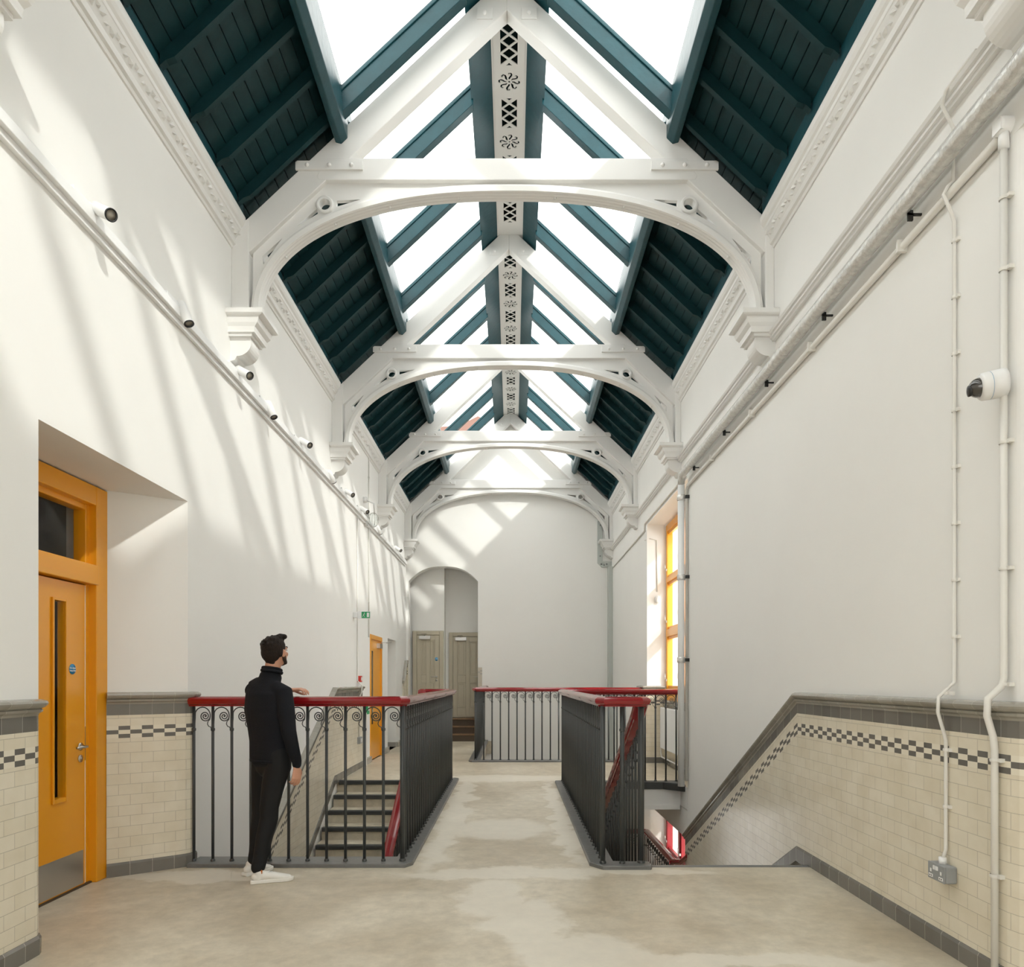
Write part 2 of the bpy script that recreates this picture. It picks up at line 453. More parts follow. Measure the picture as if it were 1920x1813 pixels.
# wall behind the camera
b = MB()
for (x0, x1, z0, z1) in ((XL, -2.2, LOW, TOP), (-2.2, -0.3, LOW, 0.8), (-2.2, -0.3, 4.3, TOP), (-0.3, 0.15, LOW, TOP), (0.15, 2.05, LOW, 0.8), (0.15, 2.05, 4.3, TOP), (2.05, XR, LOW, TOP)):
    b.box(x0, x1, YB - 0.3, YB, z0, z1)
b.prism([(XL, TOP), (XR, TOP), (xc, 8.3)], 'y', YB - 0.3, YB)
struct('wall_back', b, M['plaster'])
for n_, (x0, x1) in enumerate(((-2.2, -0.3), (0.15, 2.05))):  # unseen windows, added to let fill light into the lower hall
    m_ = MB(); yw = YB - 0.2
    for (a, e, c, d) in ((x0, x0 + 0.08, 0.8, 4.3), (x1 - 0.08, x1, 0.8, 4.3), (x0, x1, 0.8, 0.9), (x0, x1, 4.2, 4.3), (x0, x1, 2.5, 2.58), ((x0 + x1) / 2 - 0.03, (x0 + x1) / 2 + 0.03, 0.8, 4.3)):
        m_.box(a, e, yw, yw + 0.08, c, d)
    W_ = m_.build('window_%d' % (3 + n_), M['yellow']); W_['kind'] = 'structure'
    g_ = MB(); g_.box(x0 + 0.05, x1 - 0.05, yw + 0.03, yw + 0.036, 0.85, 4.25); g_.build('pane', M['glass'], W_)
# stairwell walls below the landing
b = MB()
b.box(XL, -0.62, 4.4, 4.6, LOW, -0.3); b.box(0.78, XR, 12.3, 12.5, LOW, -0.3)
struct('wall_lower', b, M['plaster'])

# ------------------------------------------------------------------ tiled dado
ZT = 1.345
def dado(name_i, path, proud_out, ztf, zbf=None, closed_end=True, label=None, skirt=True, sidename='left'):
    """path: list of (x,y) on tile face; ztf(i) top height of moulding per path vertex; zbf(i) floor height."""
    mb = MB(); n = len(path)
    arc = [0]
    for i in range(1, n): arc.append(arc[-1] + math.dist(path[i], path[i - 1]))
    u0 = path[0][1]
    def band(lo, hi, mi, mode):
        for i in range(n - 1):
            x0, y0 = path[i]; x1, y1 = path[i + 1]
            a0, a1 = lo(i), lo(i + 1); c0, c1 = hi(i), hi(i + 1)
            v = [(x0, y0, a0), (x1, y1, a1), (x1, y1, c1), (x0, y0, c0)]
            ua, ub = arc[i], arc[i + 1]
            if mode == 'z': uv = [(ua, a0 + 10.01), (ub, a1 + 10.01), (ub, c1 + 10.01), (ua, c0 + 10.01)]
            elif mode == 'c': uv = [(ua, 0.0), (ub, 0.0), (ub, 0.09), (ua, 0.09)]
            else: uv = [(ua, 0.1), (ub, 0.1), (ub, 0.18), (ua, 0.18)]
            mb.add(v, [(0, 1, 2, 3)], [uv], mi)
    top = ztf; bot = zbf or (lambda i: 0.0)
    band(bot, lambda i: top(i) - 0.335, 0, 'z')
    band(lambda i: top(i) - 0.335, lambda i: top(i) - 0.245, 1, 'c')
    band(lambda i: top(i) - 0.245, lambda i: top(i) - 0.165, 0, 'g')
    band(lambda i: top(i) - 0.165, lambda i: top(i) - 0.08, 2, 'g')
    # ends returned to the wall
    for i, sgn in ((0, 1), (n - 1, -1)):
        x0, y0 = path[i]; j = 1 if i == 0 else n - 2
        d = Vector((path[j][0] - x0, path[j][1] - y0, 0)).normalized() * (1 if i == 0 else -1)
        nn = Vector((-d.y, d.x, 0)) * proud_out
        v = [(x0, y0, bot(i)), (x0 + nn.x, y0 + nn.y, bot(i)), (x0 + nn.x, y0 + nn.y, top(i) - 0.02), (x0, y0, top(i) - 0.02)]
        mb.add(v, [(0, 1, 2, 3)], [[(0, 0.04), (0.02, 0.04), (0.02, 0.06), (0, 0.06)]], 0)
    # moulding
    sg = 1 if proud_out > 0 else -1
    prof = [(-0.03, 0), (0.0, 0.0), (0.004, 0.012), (0.02, 0.022), (0.022, 0.034), (0.014, 0.038), (0.030, 0.046), (0.042, 0.058), (0.046, 0.068), (0.040, 0.080), (0.020, 0.088), (-0.03, 0.090)]
    prof = [(p[0] * sg, p[1] - 0.085) for p in prof]
    mb.sweep(prof, [(p[0], p[1], top(i)) for i, p in enumerate(path)], mi=3)
    o = mb.build('trim_%d' % name_i, [M['tile'], M['checker'], M['greytile'], M['mould']], recalc=False)
    o['kind'] = 'structure'
    if skirt:
        sk = MB()
        pr = [(-0.03 * sg, -0.02), (0.012 * sg, -0.02), (0.014 * sg, 0.085), (0.006 * sg, 0.1), (-0.03 * sg, 0.1)]
        sk.sweep(pr, [(p[0], p[1], bot(i)) for i, p in enumerate(path)])
        o2 = sk.build('baseboard_' + sidename, M['greytile']); o2['kind'] = 'structure'
    return o
# left near wall: travelling +Y, room is on the right side (+x): side vector = right of travel = (+x)
dado(1, [(TL, YB), (TL, 3.80), (TL - 0.012, 3.83), (XL - 0.0, 3.845)], 0.02, lambda i: ZT)
arcp = [(-2.975 , 5.27)] + [(-2.62 + 0.10 * math.sin(t) , 5.60 - 0.0 + 0.10 * (1 - math.cos(t)) - 0.06) for t in [0.75, 1.0, 1.25, 1.5]]
dado(2, [(-2.975, 5.275), (-2.585, 5.565), (-2.545, 5.60), (-2.52, 5.635), (TL, 5.68), (TL, 5.70)], 0.02, lambda i: ZT + 0.01)
SL = 0.526
lp = [(TL, 6.0), (TL, 10.16), (TL, 12.05)]
lz = [ZT - SL * (10.16 - 6.0), ZT, ZT]
lb = [0.0 - SL * (10.32 - 6.0), 0.0, 0.0]
dado(3, lp, 0.02, lambda i: lz[i], lambda i: lb[i])
b = MB(); b.box(XL, TL + 0.015, 12.05, 12.78, 0, 0.1); b.box(XL, TL + 0.015, 13.97, 14.6, 0, 0.1); b.box(XL, TL + 0.015, 15.68, YE, 0, 0.1); b.box(XL - 0.44, XL, 15.64, 15.66, 0, 0.1)
b.box(XL - 0.45, XL - 0.43, 14.62, 15.66, 0, 0.1)
struct('baseboard_left', b, M['greytile'])
# right wall, travelling +Y with the room on the left
rp = [(TR + 0.5, 3.255), (TR + 0.1, 3.26), (TR + 0.045, 3.275), (TR + 0.015, 3.31), (TR, 3.37), (TR, 5.86), (TR, 9.66)]
rz = [ZT] * 6 + [ZT - 0.515 * (9.66 - 5.86)]
rb = [0.0] * 6 + [-0.515 * (9.66 - 5.70)]
dado(4, rp, -0.02, lambda i: rz[i], lambda i: rb[i], sidename='right')
dado(5, [(XR + 0.30, 12.60), (TR + 0.005, 12.61), (TR, 12.70), (TR, 13.2)], -0.02, lambda i: ZT, sidename='right')
dado(6, [(XR + 0.30, 9.72), (XR + 0.30, 12.62)], -0.02, lambda i: 1.10, sidename='right')
# tiled cheek rising with the lobby steps
dado(7, [(TL, 16.55), (TL, 16.9), (TL, YE - 0.01), (ax0 - 0.02, YE - 0.02)], 0.02, lambda i: [1.45, 1.90, 1.92, 1.92][i], lambda i: [0, 0, 0, 0][i])
b = MB()
b.box(ax1 + 0.005, ax1 + 0.10, YE - 0.02, YE - 0.001, 0.85, 1.75)
struct('trim_8', b, M['tile'])
b = MB()
for k, (dz, x0, x1) in enumerate([(1.62, 0.0, 0.05), (1.655, 0.05, 0.10), (1.585, 0.05, 0.10)]):
    b.box(ax1 + 0.003 + x0, ax1 + 0.003 + x1, YE - 0.024, YE - 0.001, dz, dz + 0.03)
struct('trim_9', b, M['greytile'])

# ------------------------------------------------------------------ string moulding on right wall, light string on left
b = MB()
sp = [(0, -0.04), (-0.03, -0.04), (-0.035, -0.025), (-0.05, -0.02), (-0.05, 0.0), (-0.065, 0.006), (-0.075, 0.025), (-0.055, 0.045), (-0.02, 0.055), (0, 0.06)]
b.sweep(sp, [(XR, YB, 4.53), (XR, YE, 4.53)])
struct('trim_10', b, M['white'])

# ------------------------------------------------------------------ cornices per bay
def cornice(side, y0, y1, idx):
    X = XL if side < 0 else XR
    s = -side
    mb = MB()
    prof = [(0, 5.345), (0.012, 5.345), (0.020, 5.365), (0.040, 5.375), (0.046, 5.395), (0.036, 5.41), (0.040, 5.425), (0.082, 5.500), (0.088, 5.505), (0.092, 5.53), (0.108, 5.545), (0.122, 5.57), (0.126, 5.60), (0.126, 5.62), (0, 5.62)]
    pr = [(X + s * a, z) for a, z in prof]
    mb.prism(pr, 'y', y0, y1)
    # carved leaf scroll in relief
    p0 = Vector((X + s * 0.042, 0, 5.43)); p1 = Vector((X + s * 0.082, 0, 5.498))
    cen = (p0 + p1) / 2; d = (p1 - p0).normalized(); nrm = Vector((s * d.z, 0, -abs(d.x)))
    nrm.normalize()
    y = y0 + 0.06; k = 0
    while y < y1 - 0.05:
        sgn = 1 if k % 2 else -1
        for (dy, dd, ry, rd) in ((0, 0.012 * sgn, 0.034, 0.020), (0.052, -0.010 * sgn, 0.024, 0.014)):
            c = cen + Vector((0, y + dy, 0)) + d * dd
            tilt = 0.5 * sgn
            ey = Vector((0, math.cos(tilt), 0)) + d * math.sin(tilt)
            ed = ey.cross(nrm).normalized()
            q = [c + ey * ry, c + ed * rd, c - ey * ry, c - ed * rd, c + nrm * 0.024]
            mb.add(q, [(0, 1, 4), (1, 2, 4), (2, 3, 4), (3, 0, 4)])
        y += 0.11; k += 1
    o = mb.build('trim_%d' % idx, M['white']); o['kind'] = 'structure'
    return o
idx = 11
for i in range(len(TRY) - 1):
    for sd in (-1, 1):
        y0 = TRY[i] + 0.14; y1 = TRY[i + 1]
        if y1 > 0: cornice(sd, y0, y1, idx); idx += 1

# ------------------------------------------------------------------ roof: boarded eaves, rafters, purlins
def roof_x(d, side): return xc + side * d
def slopeprism(mb, side, d0, d1, lo, hi, y0, y1):
    """prism between offsets d0<d1 from the ridge line; lo/hi vertical offsets from zr"""
    p = []
    for d, o in ((d0, lo), (d1, lo), (d1, hi), (d0, hi)):
        x = roof_x(d, side); p.append((x, zr(x) + o))
    mb.prism(p, 'y', y0, y1)
names = ['nearest', 'second', 'third', 'farthest']
for i in range(len(TRY) - 1):
    y0, y1 = TRY[i], TRY[i + 1]
    if i == 0: y0 = YB
    ye_ = YE if i == len(TRY) - 2 else y1 + 0.03
    for side in (-1, 1):
        mb = MB()
        ed = (xc - XL + 0.15) if side < 0 else (XR - xc + 0.15)
        nb = 13; w = (ed - 1.48) / nb
        for k in range(nb):
            slopeprism(mb, side, 1.48 + k * w + 0.004, 1.48 + (k + 1) * w - 0.004, 0.135, 0.16, y0, ye_)
        slopeprism(mb, side, 1.48, ed, 0.152, 0.22, y0, ye_)
        c = mb.build('ceiling', M['teal_shaded']); c['kind'] = 'structure'
        k = 0; yy = y1 - 0.12
        while yy > y0 + 0.2:
            r = MB()
            e2 = (xc - XL - 0.125) if side < 0 else (XR - xc - 0.125)
            dd = [1.50, 1.56, e2 - 0.10, e2 - 0.04, e2]
            oo = [0.05, 0.015, 0.015, 0.05, 0.05]
            poly_ = [(roof_x(a, side), zr(roof_x(a, side)) + q) for a, q in zip(dd, oo)] + [(roof_x(e2, side), zr(roof_x(e2, side)) + 0.135), (roof_x(1.50, side), zr(roof_x(1.50, side)) + 0.135)]
            r.prism(poly_, 'y', yy - 0.05, yy)
            r.build('rafter', M['teal_shaded'], c)
            yy -= 0.47
        pu = MB()
        x0, x1 = roof_x(1.44, side), roof_x(1.55, side)
        zz = zr(x1)
        pu.prism([(x1, zz - 0.06), (x1, zz + 0.14), (x0, zr(x0) + 0.11), (x0, zz - 0.02), ((x0 + x1) / 2, zz - 0.075)], 'y', max(y0 + 0.10, YB), y1 + 0.02)
        pu.build('purlin', M['teal'], c, bevel=0.008)
        ev = MB()
        e3 = (xc - XL - 0.11) if side < 0 else (XR - xc - 0.11)
        xe = roof_x(e3, side)
        ev.box(min(xe, xe + side * 0.05), max(xe, xe + side * 0.05), y0 + 0.14, y1 - 0.01, 5.60, zr(xe) + 0.135)
        ev.build('eaves_board', M['teal'], c, bevel=0.004)
# glazing, one rooflight per bay and slope
GY = [6.30 - 1.1 * k for k in range(8, 0, -1)] + [6.36] + [7.55 + 1.1 * k for k in range(9)]
bayname = ['behind the nearest white truss, overhead', 'in front of the nearest white truss', 'between the nearest and second white trusses', 'between the second and third white trusses', 'between the third white truss and the end gable']
for i in range(len(TRY) - 1):
    y0, y1 = TRY[i] + 0.07, TRY[i + 1] + 0.07
    if i == 0: y0 = YB
    if i == len(TRY) - 2: y1 = YE
    for side in (-1, 1):
        ym = (y0 + y1) / 2
        lab = 'teal-framed sloping glass rooflight, %s side, %s' % ('left' if side < 0 else 'right', bayname[i])
        R = empty('rooflight', (roof_x(0.9, side), ym, zr(roof_x(0.9, side)) + 0.2), lab, 'skylight', 'sloping rooflights over the hall')
        ys = [g for g in GY if y0 <= g < y1]
        for g in ys:
            r = MB(); slopeprism(r, side, 0.36, 1.46, -0.03, 0.21, g - 0.052, g + 0.052)
            slopeprism(r, side, 0.36, 1.46, 0.15, 0.185, g - 0.065, g + 0.065)
            r.build('glazing_bar', M['teal'], R, bevel=0.004)
        edges = [y0] + ys + [y1]
        for a, e in zip(edges[:-1], edges[1:]):
            if e - a < 0.1: continue
            g = MB()
            x0, x1 = roof_x(0.36, side), roof_x(1.41, side)
            slopeprism(g, side, 0.36, 1.46, 0.205, 0.213, a, e)
            g.build('pane', M['glass'], R)
        ro = MB(); slopeprism(ro, side, 1.45, 1.52, 0.10, 0.225, y0, y1); ro.build('bottom_rail', M['teal'], R)
# ridge: pierced white panel with teal linings
def rosette(cx, cy, r):
    out = [[(cx + 0.012 * math.cos(a), cy + 0.012 * math.sin(a)) for a in [k * PI / 4 for k in range(8)]]]
    for k in range(8):
        a = k * PI / 4
        e1 = Vector((math.cos(a), math.sin(a))); e2 = Vector((-e1.y, e1.x))
        cl = [(0.26, 0.0), (0.45, 0.03), (0.62, 0.16), (0.80, 0.24), (0.97, 0.16), (0.97, -0.02), (0.86, -0.08)]
        wv = [0.06, 0.10, 0.10, 0.095, 0.09, 0.08, 0.06]
        a1, a2 = [], []
        for j, (p, q) in enumerate(cl):
            pj = Vector(cl[max(j - 1, 0)]); pk = Vector(cl[min(j + 1, len(cl) - 1)])
            t = (pk - pj).normalized(); nn = Vector((-t.y, t.x))
            c0 = Vector((p, q))
            a1.append(c0 + nn * wv[j]); a2.append(c0 - nn * wv[j])
        pl = a1 + a2[::-1]
        out.append([(cx + r * (e1.x * p.x + e2.x * p.y), cy + r * (e1.y * p.x + e2.y * p.y)) for p in pl])
    return out
def lattice(cx, cy, hw, n, ph):
    """n crossed cells: a triangle at each side, full diamonds between the cells, half ones at the ends"""
    out = []; g = 0.011
    y0 = cy - n * ph / 2; hy = ph / 2
    for k in range(n):
        c = y0 + (k + 0.5) * ph
        for s in (-1, 1):
            out.append([(cx + s * hw, c - hy + g), (cx + s * hw, c + hy - g), (cx + s * g * 1.3, c)])
    for k in range(n + 1):
        c = y0 + k * ph
        if k == 0: out.append([(cx - hw * 0.4, c - 0.0), (cx + hw * 0.4, c - 0.0), (cx, c + hy * 0.45)])
        elif k == n: out.append([(cx - hw * 0.4, c), (cx + hw * 0.4, c), (cx, c - hy * 0.45)])
        else: out.append([(cx - hw + g * 1.6, c), (cx, c - hy + g * 1.3), (cx + hw - g * 1.6, c), (cx, c + hy - g * 1.3)])
    return out
panelpos = ['overhead behind the nearest truss', 'overhead, in front of the nearest truss', 'from the nearest truss to the second truss', 'from the second truss to the third truss', 'from the third truss to the end gable']
for i in range(1, len(TRY) - 1):
    y0, y1 = TRY[i] + 0.07, TRY[i + 1] + 0.07
    if i == len(TRY) - 2: y1 = YE
    P = empty('ridge_panel', (-0.035, (y0 + y1) / 2, 7.70), 'white pierced fretwork panel under the ridge, ' + panelpos[i], 'ceiling panel', 'fretwork panels along the ridge')
    L_ = y1 - y0; cx = 0
    polys = [[(-0.165, y0 + 0.004), (0.165, y0 + 0.004), (0.165, y1 - 0.004), (-0.165, y1 - 0.004)]]
    st = (L_) / 4.25
    first = y0 + 0.62
    yy = first - 0.0
    polys += lattice(0, y0 + 0.47, 0.085, 4, 0.14)
    yq = y0 + 0.47 + 0.48
    k = 0
    while yq < y1 - 0.2:
        if k % 2 == 0: polys += rosette(0, yq, 0.108); yq += 0.42
        else:
            if yq + 0.21 < y1 - 0.02: polys += lattice(0, yq, 0.083, 3, 0.138)
            yq += 0.42
        k += 1
    me = curve_mesh(polys, 0.004)
    me.materials.clear(); me.materials.append(M['white'])
    me.transform(Matrix.Translation((-0.035, 0, 7.70)))
    o = put('fretwork_board', me, P)
    for s in (-1, 1):
        lb_ = MB()
        xi = -0.035 + s * 0.165; xo = xc + s * 0.38
        lb_.prism([(xi, 7.69), (xo, zr(xo) + 0.03), (xo, zr(xo) + 0.24), (xi, 7.95)], 'y', y0, y1)
        lb_.build('lining_board', M['teal'], P)
        mo = MB(); mo.box(min(xi, xi + s * 0.012), max(xi, xi + s * 0.012), y0, y1, 7.675, 7.71)
        mo.build('edge_bead', M['white'], P)
    rc = MB(); rc.prism([(-0.40, 7.90), (0.33, 7.90), (0.0, 8.25)], 'y', y0, y1); rc.build('ridge_cap', M['teal_shaded'], P)
b = MB(); b.prism([(-0.45, 7.6), (0.36, 7.6), (0.33, 7.9), (0.0, 8.25), (-0.40, 7.9)], 'y', YB, TRY[1] + 0.07); struct('ceiling', b, M['teal'])

# ------------------------------------------------------------------ trusses
def a_pt(u):   # intrados, u from 0 (left foot) to 1 (right foot)
    a = PI * (1 - u); c_, s_ = math.cos(a), math.sin(a); e = 2 / 2.3
    return (xc + 2.25 * math.copysign(abs(c_) ** e, c_), 4.73 + 1.135 * abs(s_) ** e)
def make_truss(y0):
    R = empty('roof_truss', (xc, y0, 4.73))
    th = 0.14
    def P2(pts): return pts
    # principal rafters
    for s in (-1, 1):
        m_ = MB()
        xa = xc + s * 2.36; 
        pts = [(xc, 7.82), (xc + s * 2.47, 7.82 - RS * 2.47), (xc + s * 2.47, 5.20), (xc + s * 2.32, 5.32), (xc, 7.50)]
        m_.prism([(x, z) for x, z in pts], 'y', y0, y0 + th)
        r_ = m_.build('principal_rafter', M['white'], R, bevel=0.006)
        # wall post
        m_ = MB(); wx = XL if s < 0 else XR
        xi = xc + s * 2.33
        m_.prism([(wx, 4.74), (xi, 4.74), (xi, 5.33), (xi, 5.6), (wx, 5.6)], 'y', y0 - 0.01, y0 + th + 0.01)
        m_.build('wall_post', M['white'], R, bevel=0.006)
        # spandrel with pierced openings
        poly = []
        N = 40
        for k in range(N + 1):
            u = 0.5 * k / N
            x, z = a_pt(u); poly.append((xc + s * -1 * (x - xc) if s > 0 else x, z))
        # up and back along collar underside, rafter underside, post
        back = [(xc, 5.975), (xc + s * 1.72, 5.975), (xc + s * 2.31, 5.36), (xc + s * 2.31, 4.74)]
        outline = poly + back
        holes = []
        def hp(px, py): return ((px - VX) / 207.7 - xc, 1.45 + (VY - py) / 207.7)
        def addhole(pts):
            q = []
            for px, py in pts:
                x, z = hp(px, py); q.append((xc + s * abs(x), z))
            holes.append(q)
        ccx, ccz = hp(607, 379)
        holes.append([(xc + s * abs(ccx) + 0.052 * math.cos(t), ccz + 0.052 * math.sin(t)) for t in [k * PI / 10 for k in range(20)]])
        addhole([(629, 369), (674, 367), (628, 381)])
        addhole([(592, 384), (593, 394), (553, 418)])
        addhole([(526, 440), (490, 490), (489, 474)])
        me = curve_mesh([outline] + holes, 0.02)
        me.materials.clear(); me.materials.append(M['white'])
        me.transform(Matrix.Translation((0, y0 + th / 2, 0)) @ Matrix.Rotation(PI / 2, 4, 'X'))
        put('spandrel', me, R)
        # ring around the pierced hole
        rg = MB()
        rg.lathe([(0.052, -0.045), (0.070, -0.052), (0.080, -0.04), (0.080, 0.04), (0.070, 0.052), (0.052, 0.045), (0.052, -0.045)], (xc + s * abs(ccx), y0 + th / 2, ccz), (0, 1, 0), 24)
        rg.build('roundel', M['white'], R)
        # strap plate and bolts
        m_ = MB()
        x0, x1 = xc + s * 1.30, xc + s * 1.905
        m_.prism([(x0, 6.045), (x0, 5.99 + 0.135), (x1 - s * 0.02, 6.125), (x1, 6.115), (x1, 6.045)], 'y', y0 - 0.022, y0 + 0.0)
        sp_ = m_.build('strap_plate', M['white'], R, bevel=0.003)
        for q in (1.40, 1.60, 1.80):
            bl = MB(); bl.lathe([(0.0, -0.02), (0.012, -0.018), (0.018, -0.008), (0.019, 0.0)], (xc + s * q, y0 - 0.022, 6.085), (0, 1, 0), 12)
            bl.build('bolt', M['white'], sp_)
        m_ = MB()
        # plate at the apex
        cxp = xc + s * 0.20
        m_.prism([(cxp - 0.07, zr(cxp) - 0.22 - 0.07 * -s * 0.0), (cxp + 0.07, zr(cxp) - 0.22), (cxp + 0.07, zr(cxp) - 0.12), (cxp - 0.07, zr(cxp) - 0.12)], 'y', y0 - 0.012, y0)
        ap = m_.build('apex_plate', M['white'], R, bevel=0.003)
        bl = MB(); bl.lathe([(0.0, -0.02), (0.012, -0.018), (0.018, -0.008), (0.019, 0.0)], (cxp, y0 - 0.012, zr(cxp) - 0.17), (0, 1, 0), 12); bl.build('bolt', M['white'], ap)
    # collar beam
    m_ = MB(); m_.prism([(xc - 1.70, 5.965), (xc + 1.70, 5.965), (xc + 1.72, 6.0), (xc + 1.62, 6.16), (xc - 1.62, 6.16), (xc - 1.72, 6.0)], 'y', y0 - 0.002, y0 + th)
    m_.build('collar_beam', M['white'], R, bevel=0.005)
    # arch rib: moulded soffit
    m_ = MB(); N = 72
    prof = [(-0.075, 0.0), (-0.075, 0.045), (-0.062, 0.055), (-0.056, 0.07), (0.056, 0.07), (0.062, 0.055), (0.075, 0.045), (0.075, 0.0), (0.06, -0.006), (0.04, 0.0), (0.02, -0.006), (0, 0.0), (-0.02, -0.006), (-0.04, 0.0), (-0.06, -0.006)]
    vs = []; n = len(prof)
    for k in range(N + 1):
        u = k / N
        x, z = a_pt(u); xa, za = a_pt(max(0, u - 0.004)); xb, zb = a_pt(min(1, u + 0.004))
        t = Vector((xb - xa, zb - za)).normalized(); nn = Vector((-t.y, t.x))  # outward (up)
        for (py, pn) in prof: vs.append((x + nn.x * pn, y0 + th / 2 + py, z + nn.y * pn))
    fs = [(k * n + j, k * n + (j + 1) % n, (k + 1) * n + (j + 1) % n, (k + 1) * n + j) for k in range(N) for j in range(n)]
    fs += [tuple(range(n)), tuple(N * n + j for j in range(n - 1, -1, -1))]
    m_.add(vs, fs); ar = m_.build('arch_rib', M['white'], R)
    for q in (0.155, 0.27, 0.36, 0.45, 0.55, 0.64, 0.73, 0.845):
        x, z = a_pt(q); bl = MB(); bl.cyl((x, y0 + 0.07, z + 0.01), (x + (0.012 if x < xc else -0.012), y0 + 0.07, z - 0.018), 0.011, 10); bl.build('bolt', M['white'], ar)
    return R
tlab = ['white arched timber roof truss high overhead, above and behind the viewer', 'nearest white arched roof truss, largest collar beam spanning the hall', 'second white arched roof truss, between the nearest and third trusses', 'third white arched roof truss, framed inside the second truss', 'farthest white arched roof truss, close against the end gable wall']
t0 = make_truss(TRY[2])
trs = []
for i, yy in enumerate(TRY[1:]):
    t = t0 if i == 1 else copy_tree(t0)
    t.location.y = yy
    tag(t, tlab[i], 'roof truss', 'white roof trusses')

# ------------------------------------------------------------------ corbels
def make_corbel(side):
    X = XL if side < 0 else XR
    s = -side
    R = empty('corbel', (X, 0, 4.3))
    def block(w, z0, z1, d0, d1, n=1):
        return (w, z0, z1, d0, d1)
    m_ = MB()
    # moulded abacus: stacked plan rectangles (half width in y, projection from wall, z)
    lv = [(0.14, 0.205, 4.525), (0.14, 0.205, 4.55), (0.158, 0.235, 4.552), (0.158, 0.235, 4.57), (0.162, 0.24, 4.60), (0.176, 0.268, 4.63), (0.182, 0.28, 4.665), (0.182, 0.28, 4.68), (0.205, 0.312, 4.69), (0.215, 0.325, 4.70), (0.215, 0.325, 4.74)]
    vs = []
    for hw, pj, z in lv:
        vs += [(X, 0.07 - hw, z), (X + s * pj, 0.07 - hw, z), (X + s * pj, 0.07 + hw, z), (X, 0.07 + hw, z)]
    fs = [(4 * k + j, 4 * k + (j + 1) % 4, 4 * (k + 1) + (j + 1) % 4, 4 * (k + 1) + j) for k in range(len(lv) - 1) for j in range(4)]
    fs += [(0, 1, 2, 3), tuple(4 * (len(lv) - 1) + j for j in range(4))]
    m_.add(vs, fs); m_.build('abacus', M['white'], R)
    m_ = MB()
    pts = [(X, 4.53), (X + s * 0.185, 4.53), (X + s * 0.188, 4.48)]
    pts += [(X + s * (0.188 - 0.13 * (1 - math.cos(t))), 4.48 - 0.12 * math.sin(t)) for t in [k * PI / 16 for k in range(1, 9)]]
    pts += [(X + s * 0.04, 4.325), (X, 4.315)]
    m_.prism(pts, 'y', -0.035, 0.175); m_.build('scroll_bracket', M['white'], R)
    return R
cn = ['overhead beside the viewer', 'under the foot of the nearest roof truss', 'under the foot of the second roof truss', 'under the foot of the third roof truss', 'under the foot of the farthest roof truss']
for side in (-1, 1):
    c0 = make_corbel(side)
    for i, yy in enumerate(TRY[1:]):
        c = c0 if i == 0 else copy_tree(c0)
        c.location.y = yy
        tag(c, 'white moulded corbel on the %s wall, %s' % ('left' if side < 0 else 'right', cn[i]), 'corbel', 'corbels carrying the roof trusses')

# ------------------------------------------------------------------ balustrades
def scroll_mesh():
    m_ = MB(); w = 0.146
    pts = []
    # from the left bar, arch up and over to near the right bar, then spiral inwards
    pts += [(0.006, -0.17), (0.008, -0.13), (0.010, -0.10)]
    for k in range(1, 11):
        a = PI - PI * k / 10 * 1.0
        pts.append((0.068 + 0.060 * math.cos(a), -0.075 + 0.062 * math.sin(a)))
    cx, cz = 0.088, -0.083
    r0 = 0.041
    for k in range(1, 34):
        a = 0.0 - k * 2 * PI / 15
        r = r0 * (1 - k / 36.0) ** 0.9
        pts.append((cx + r * math.cos(a), cz + r * math.sin(a)))
    m_.tube([(p[0], 0, p[1]) for p in pts], 0.0046, 5)
    pts = [(0.128, -0.085), (0.124, -0.11), (0.110, -0.125), (0.106, -0.145), (0.115, -0.163), (0.130, -0.168), (0.140, -0.19)]
    m_.tube([(p[0], 0, p[1]) for p in pts], 0.0038, 5)
    m_.ell((0.088, 0, -0.083), (0.006, 0.006, 0.006), 8, 6)
    return m_.mesh('scroll', M['iron'])
SCR = scroll_mesh()
RAILP = [(-0.030, 0.0), (-0.034, 0.010), (-0.048, 0.016), (-0.056, 0.028), (-0.060, 0.044), (-0.056, 0.058), (-0.040, 0.070), (-0.018, 0.077), (0.018, 0.077), (0.040, 0.070), (0.056, 0.058), (0.060, 0.044), (0.056, 0.028), (0.048, 0.016), (0.034, 0.010), (0.030, 0.0)]
BARM = {}
def bar(R, x, y, z0, z1, r=0.012, scroll=None, name='baluster'):
    key = (round(z1 - z0, 2), r)
    if key not in BARM:
        m_ = MB(); h = key[0]
        m_.tube([(0, 0, 0), (0, 0, h)], r, 8)
        m_.lathe([(r + 0.007, 0.0), (r + 0.007, 0.012), (r, 0.02)], (0, 0, 0), (0, 0, 1), 8)
        if r < 0.02:
            m_.lathe([(r, 0.0), (r + 0.005, 0.006), (r + 0.005, 0.02), (r, 0.026)], (0, 0, h - 0.20), (0, 0, 1), 8)
        BARM[key] = m_.mesh('bar', M['iron'])
    o = bpy.data.objects.new(name, BARM[key]); COL.objects.link(o); o.parent = R
    o.location = (x - R.location.x, y - R.location.y, z0 - R.location.z)
    if scroll is not None:
        s = bpy.data.objects.new('scroll', SCR); COL.objects.link(s); s.parent = o
        s.location = (0, 0, key[0]); s.rotation_euler = (0, 0, scroll)
    return o
def run(R, p0, p1, z0, z1, n=None, sp=0.146, scroll=True, skip_first=False, skip_last=False, flip=False):
    p0, p1 = Vector(p0), Vector(p1); d = p1 - p0; ln = d.length
    n = n or max(1, round(ln / sp))
    ang = math.atan2(d.y, d.x)
    for k in range(n + 1):
        if skip_first and k == 0: continue
        if skip_last and k == n: continue
        p = p0 + d * k / n
        bar(R, p.x, p.y, z0, z1, scroll=(ang if scroll and k < n else None))
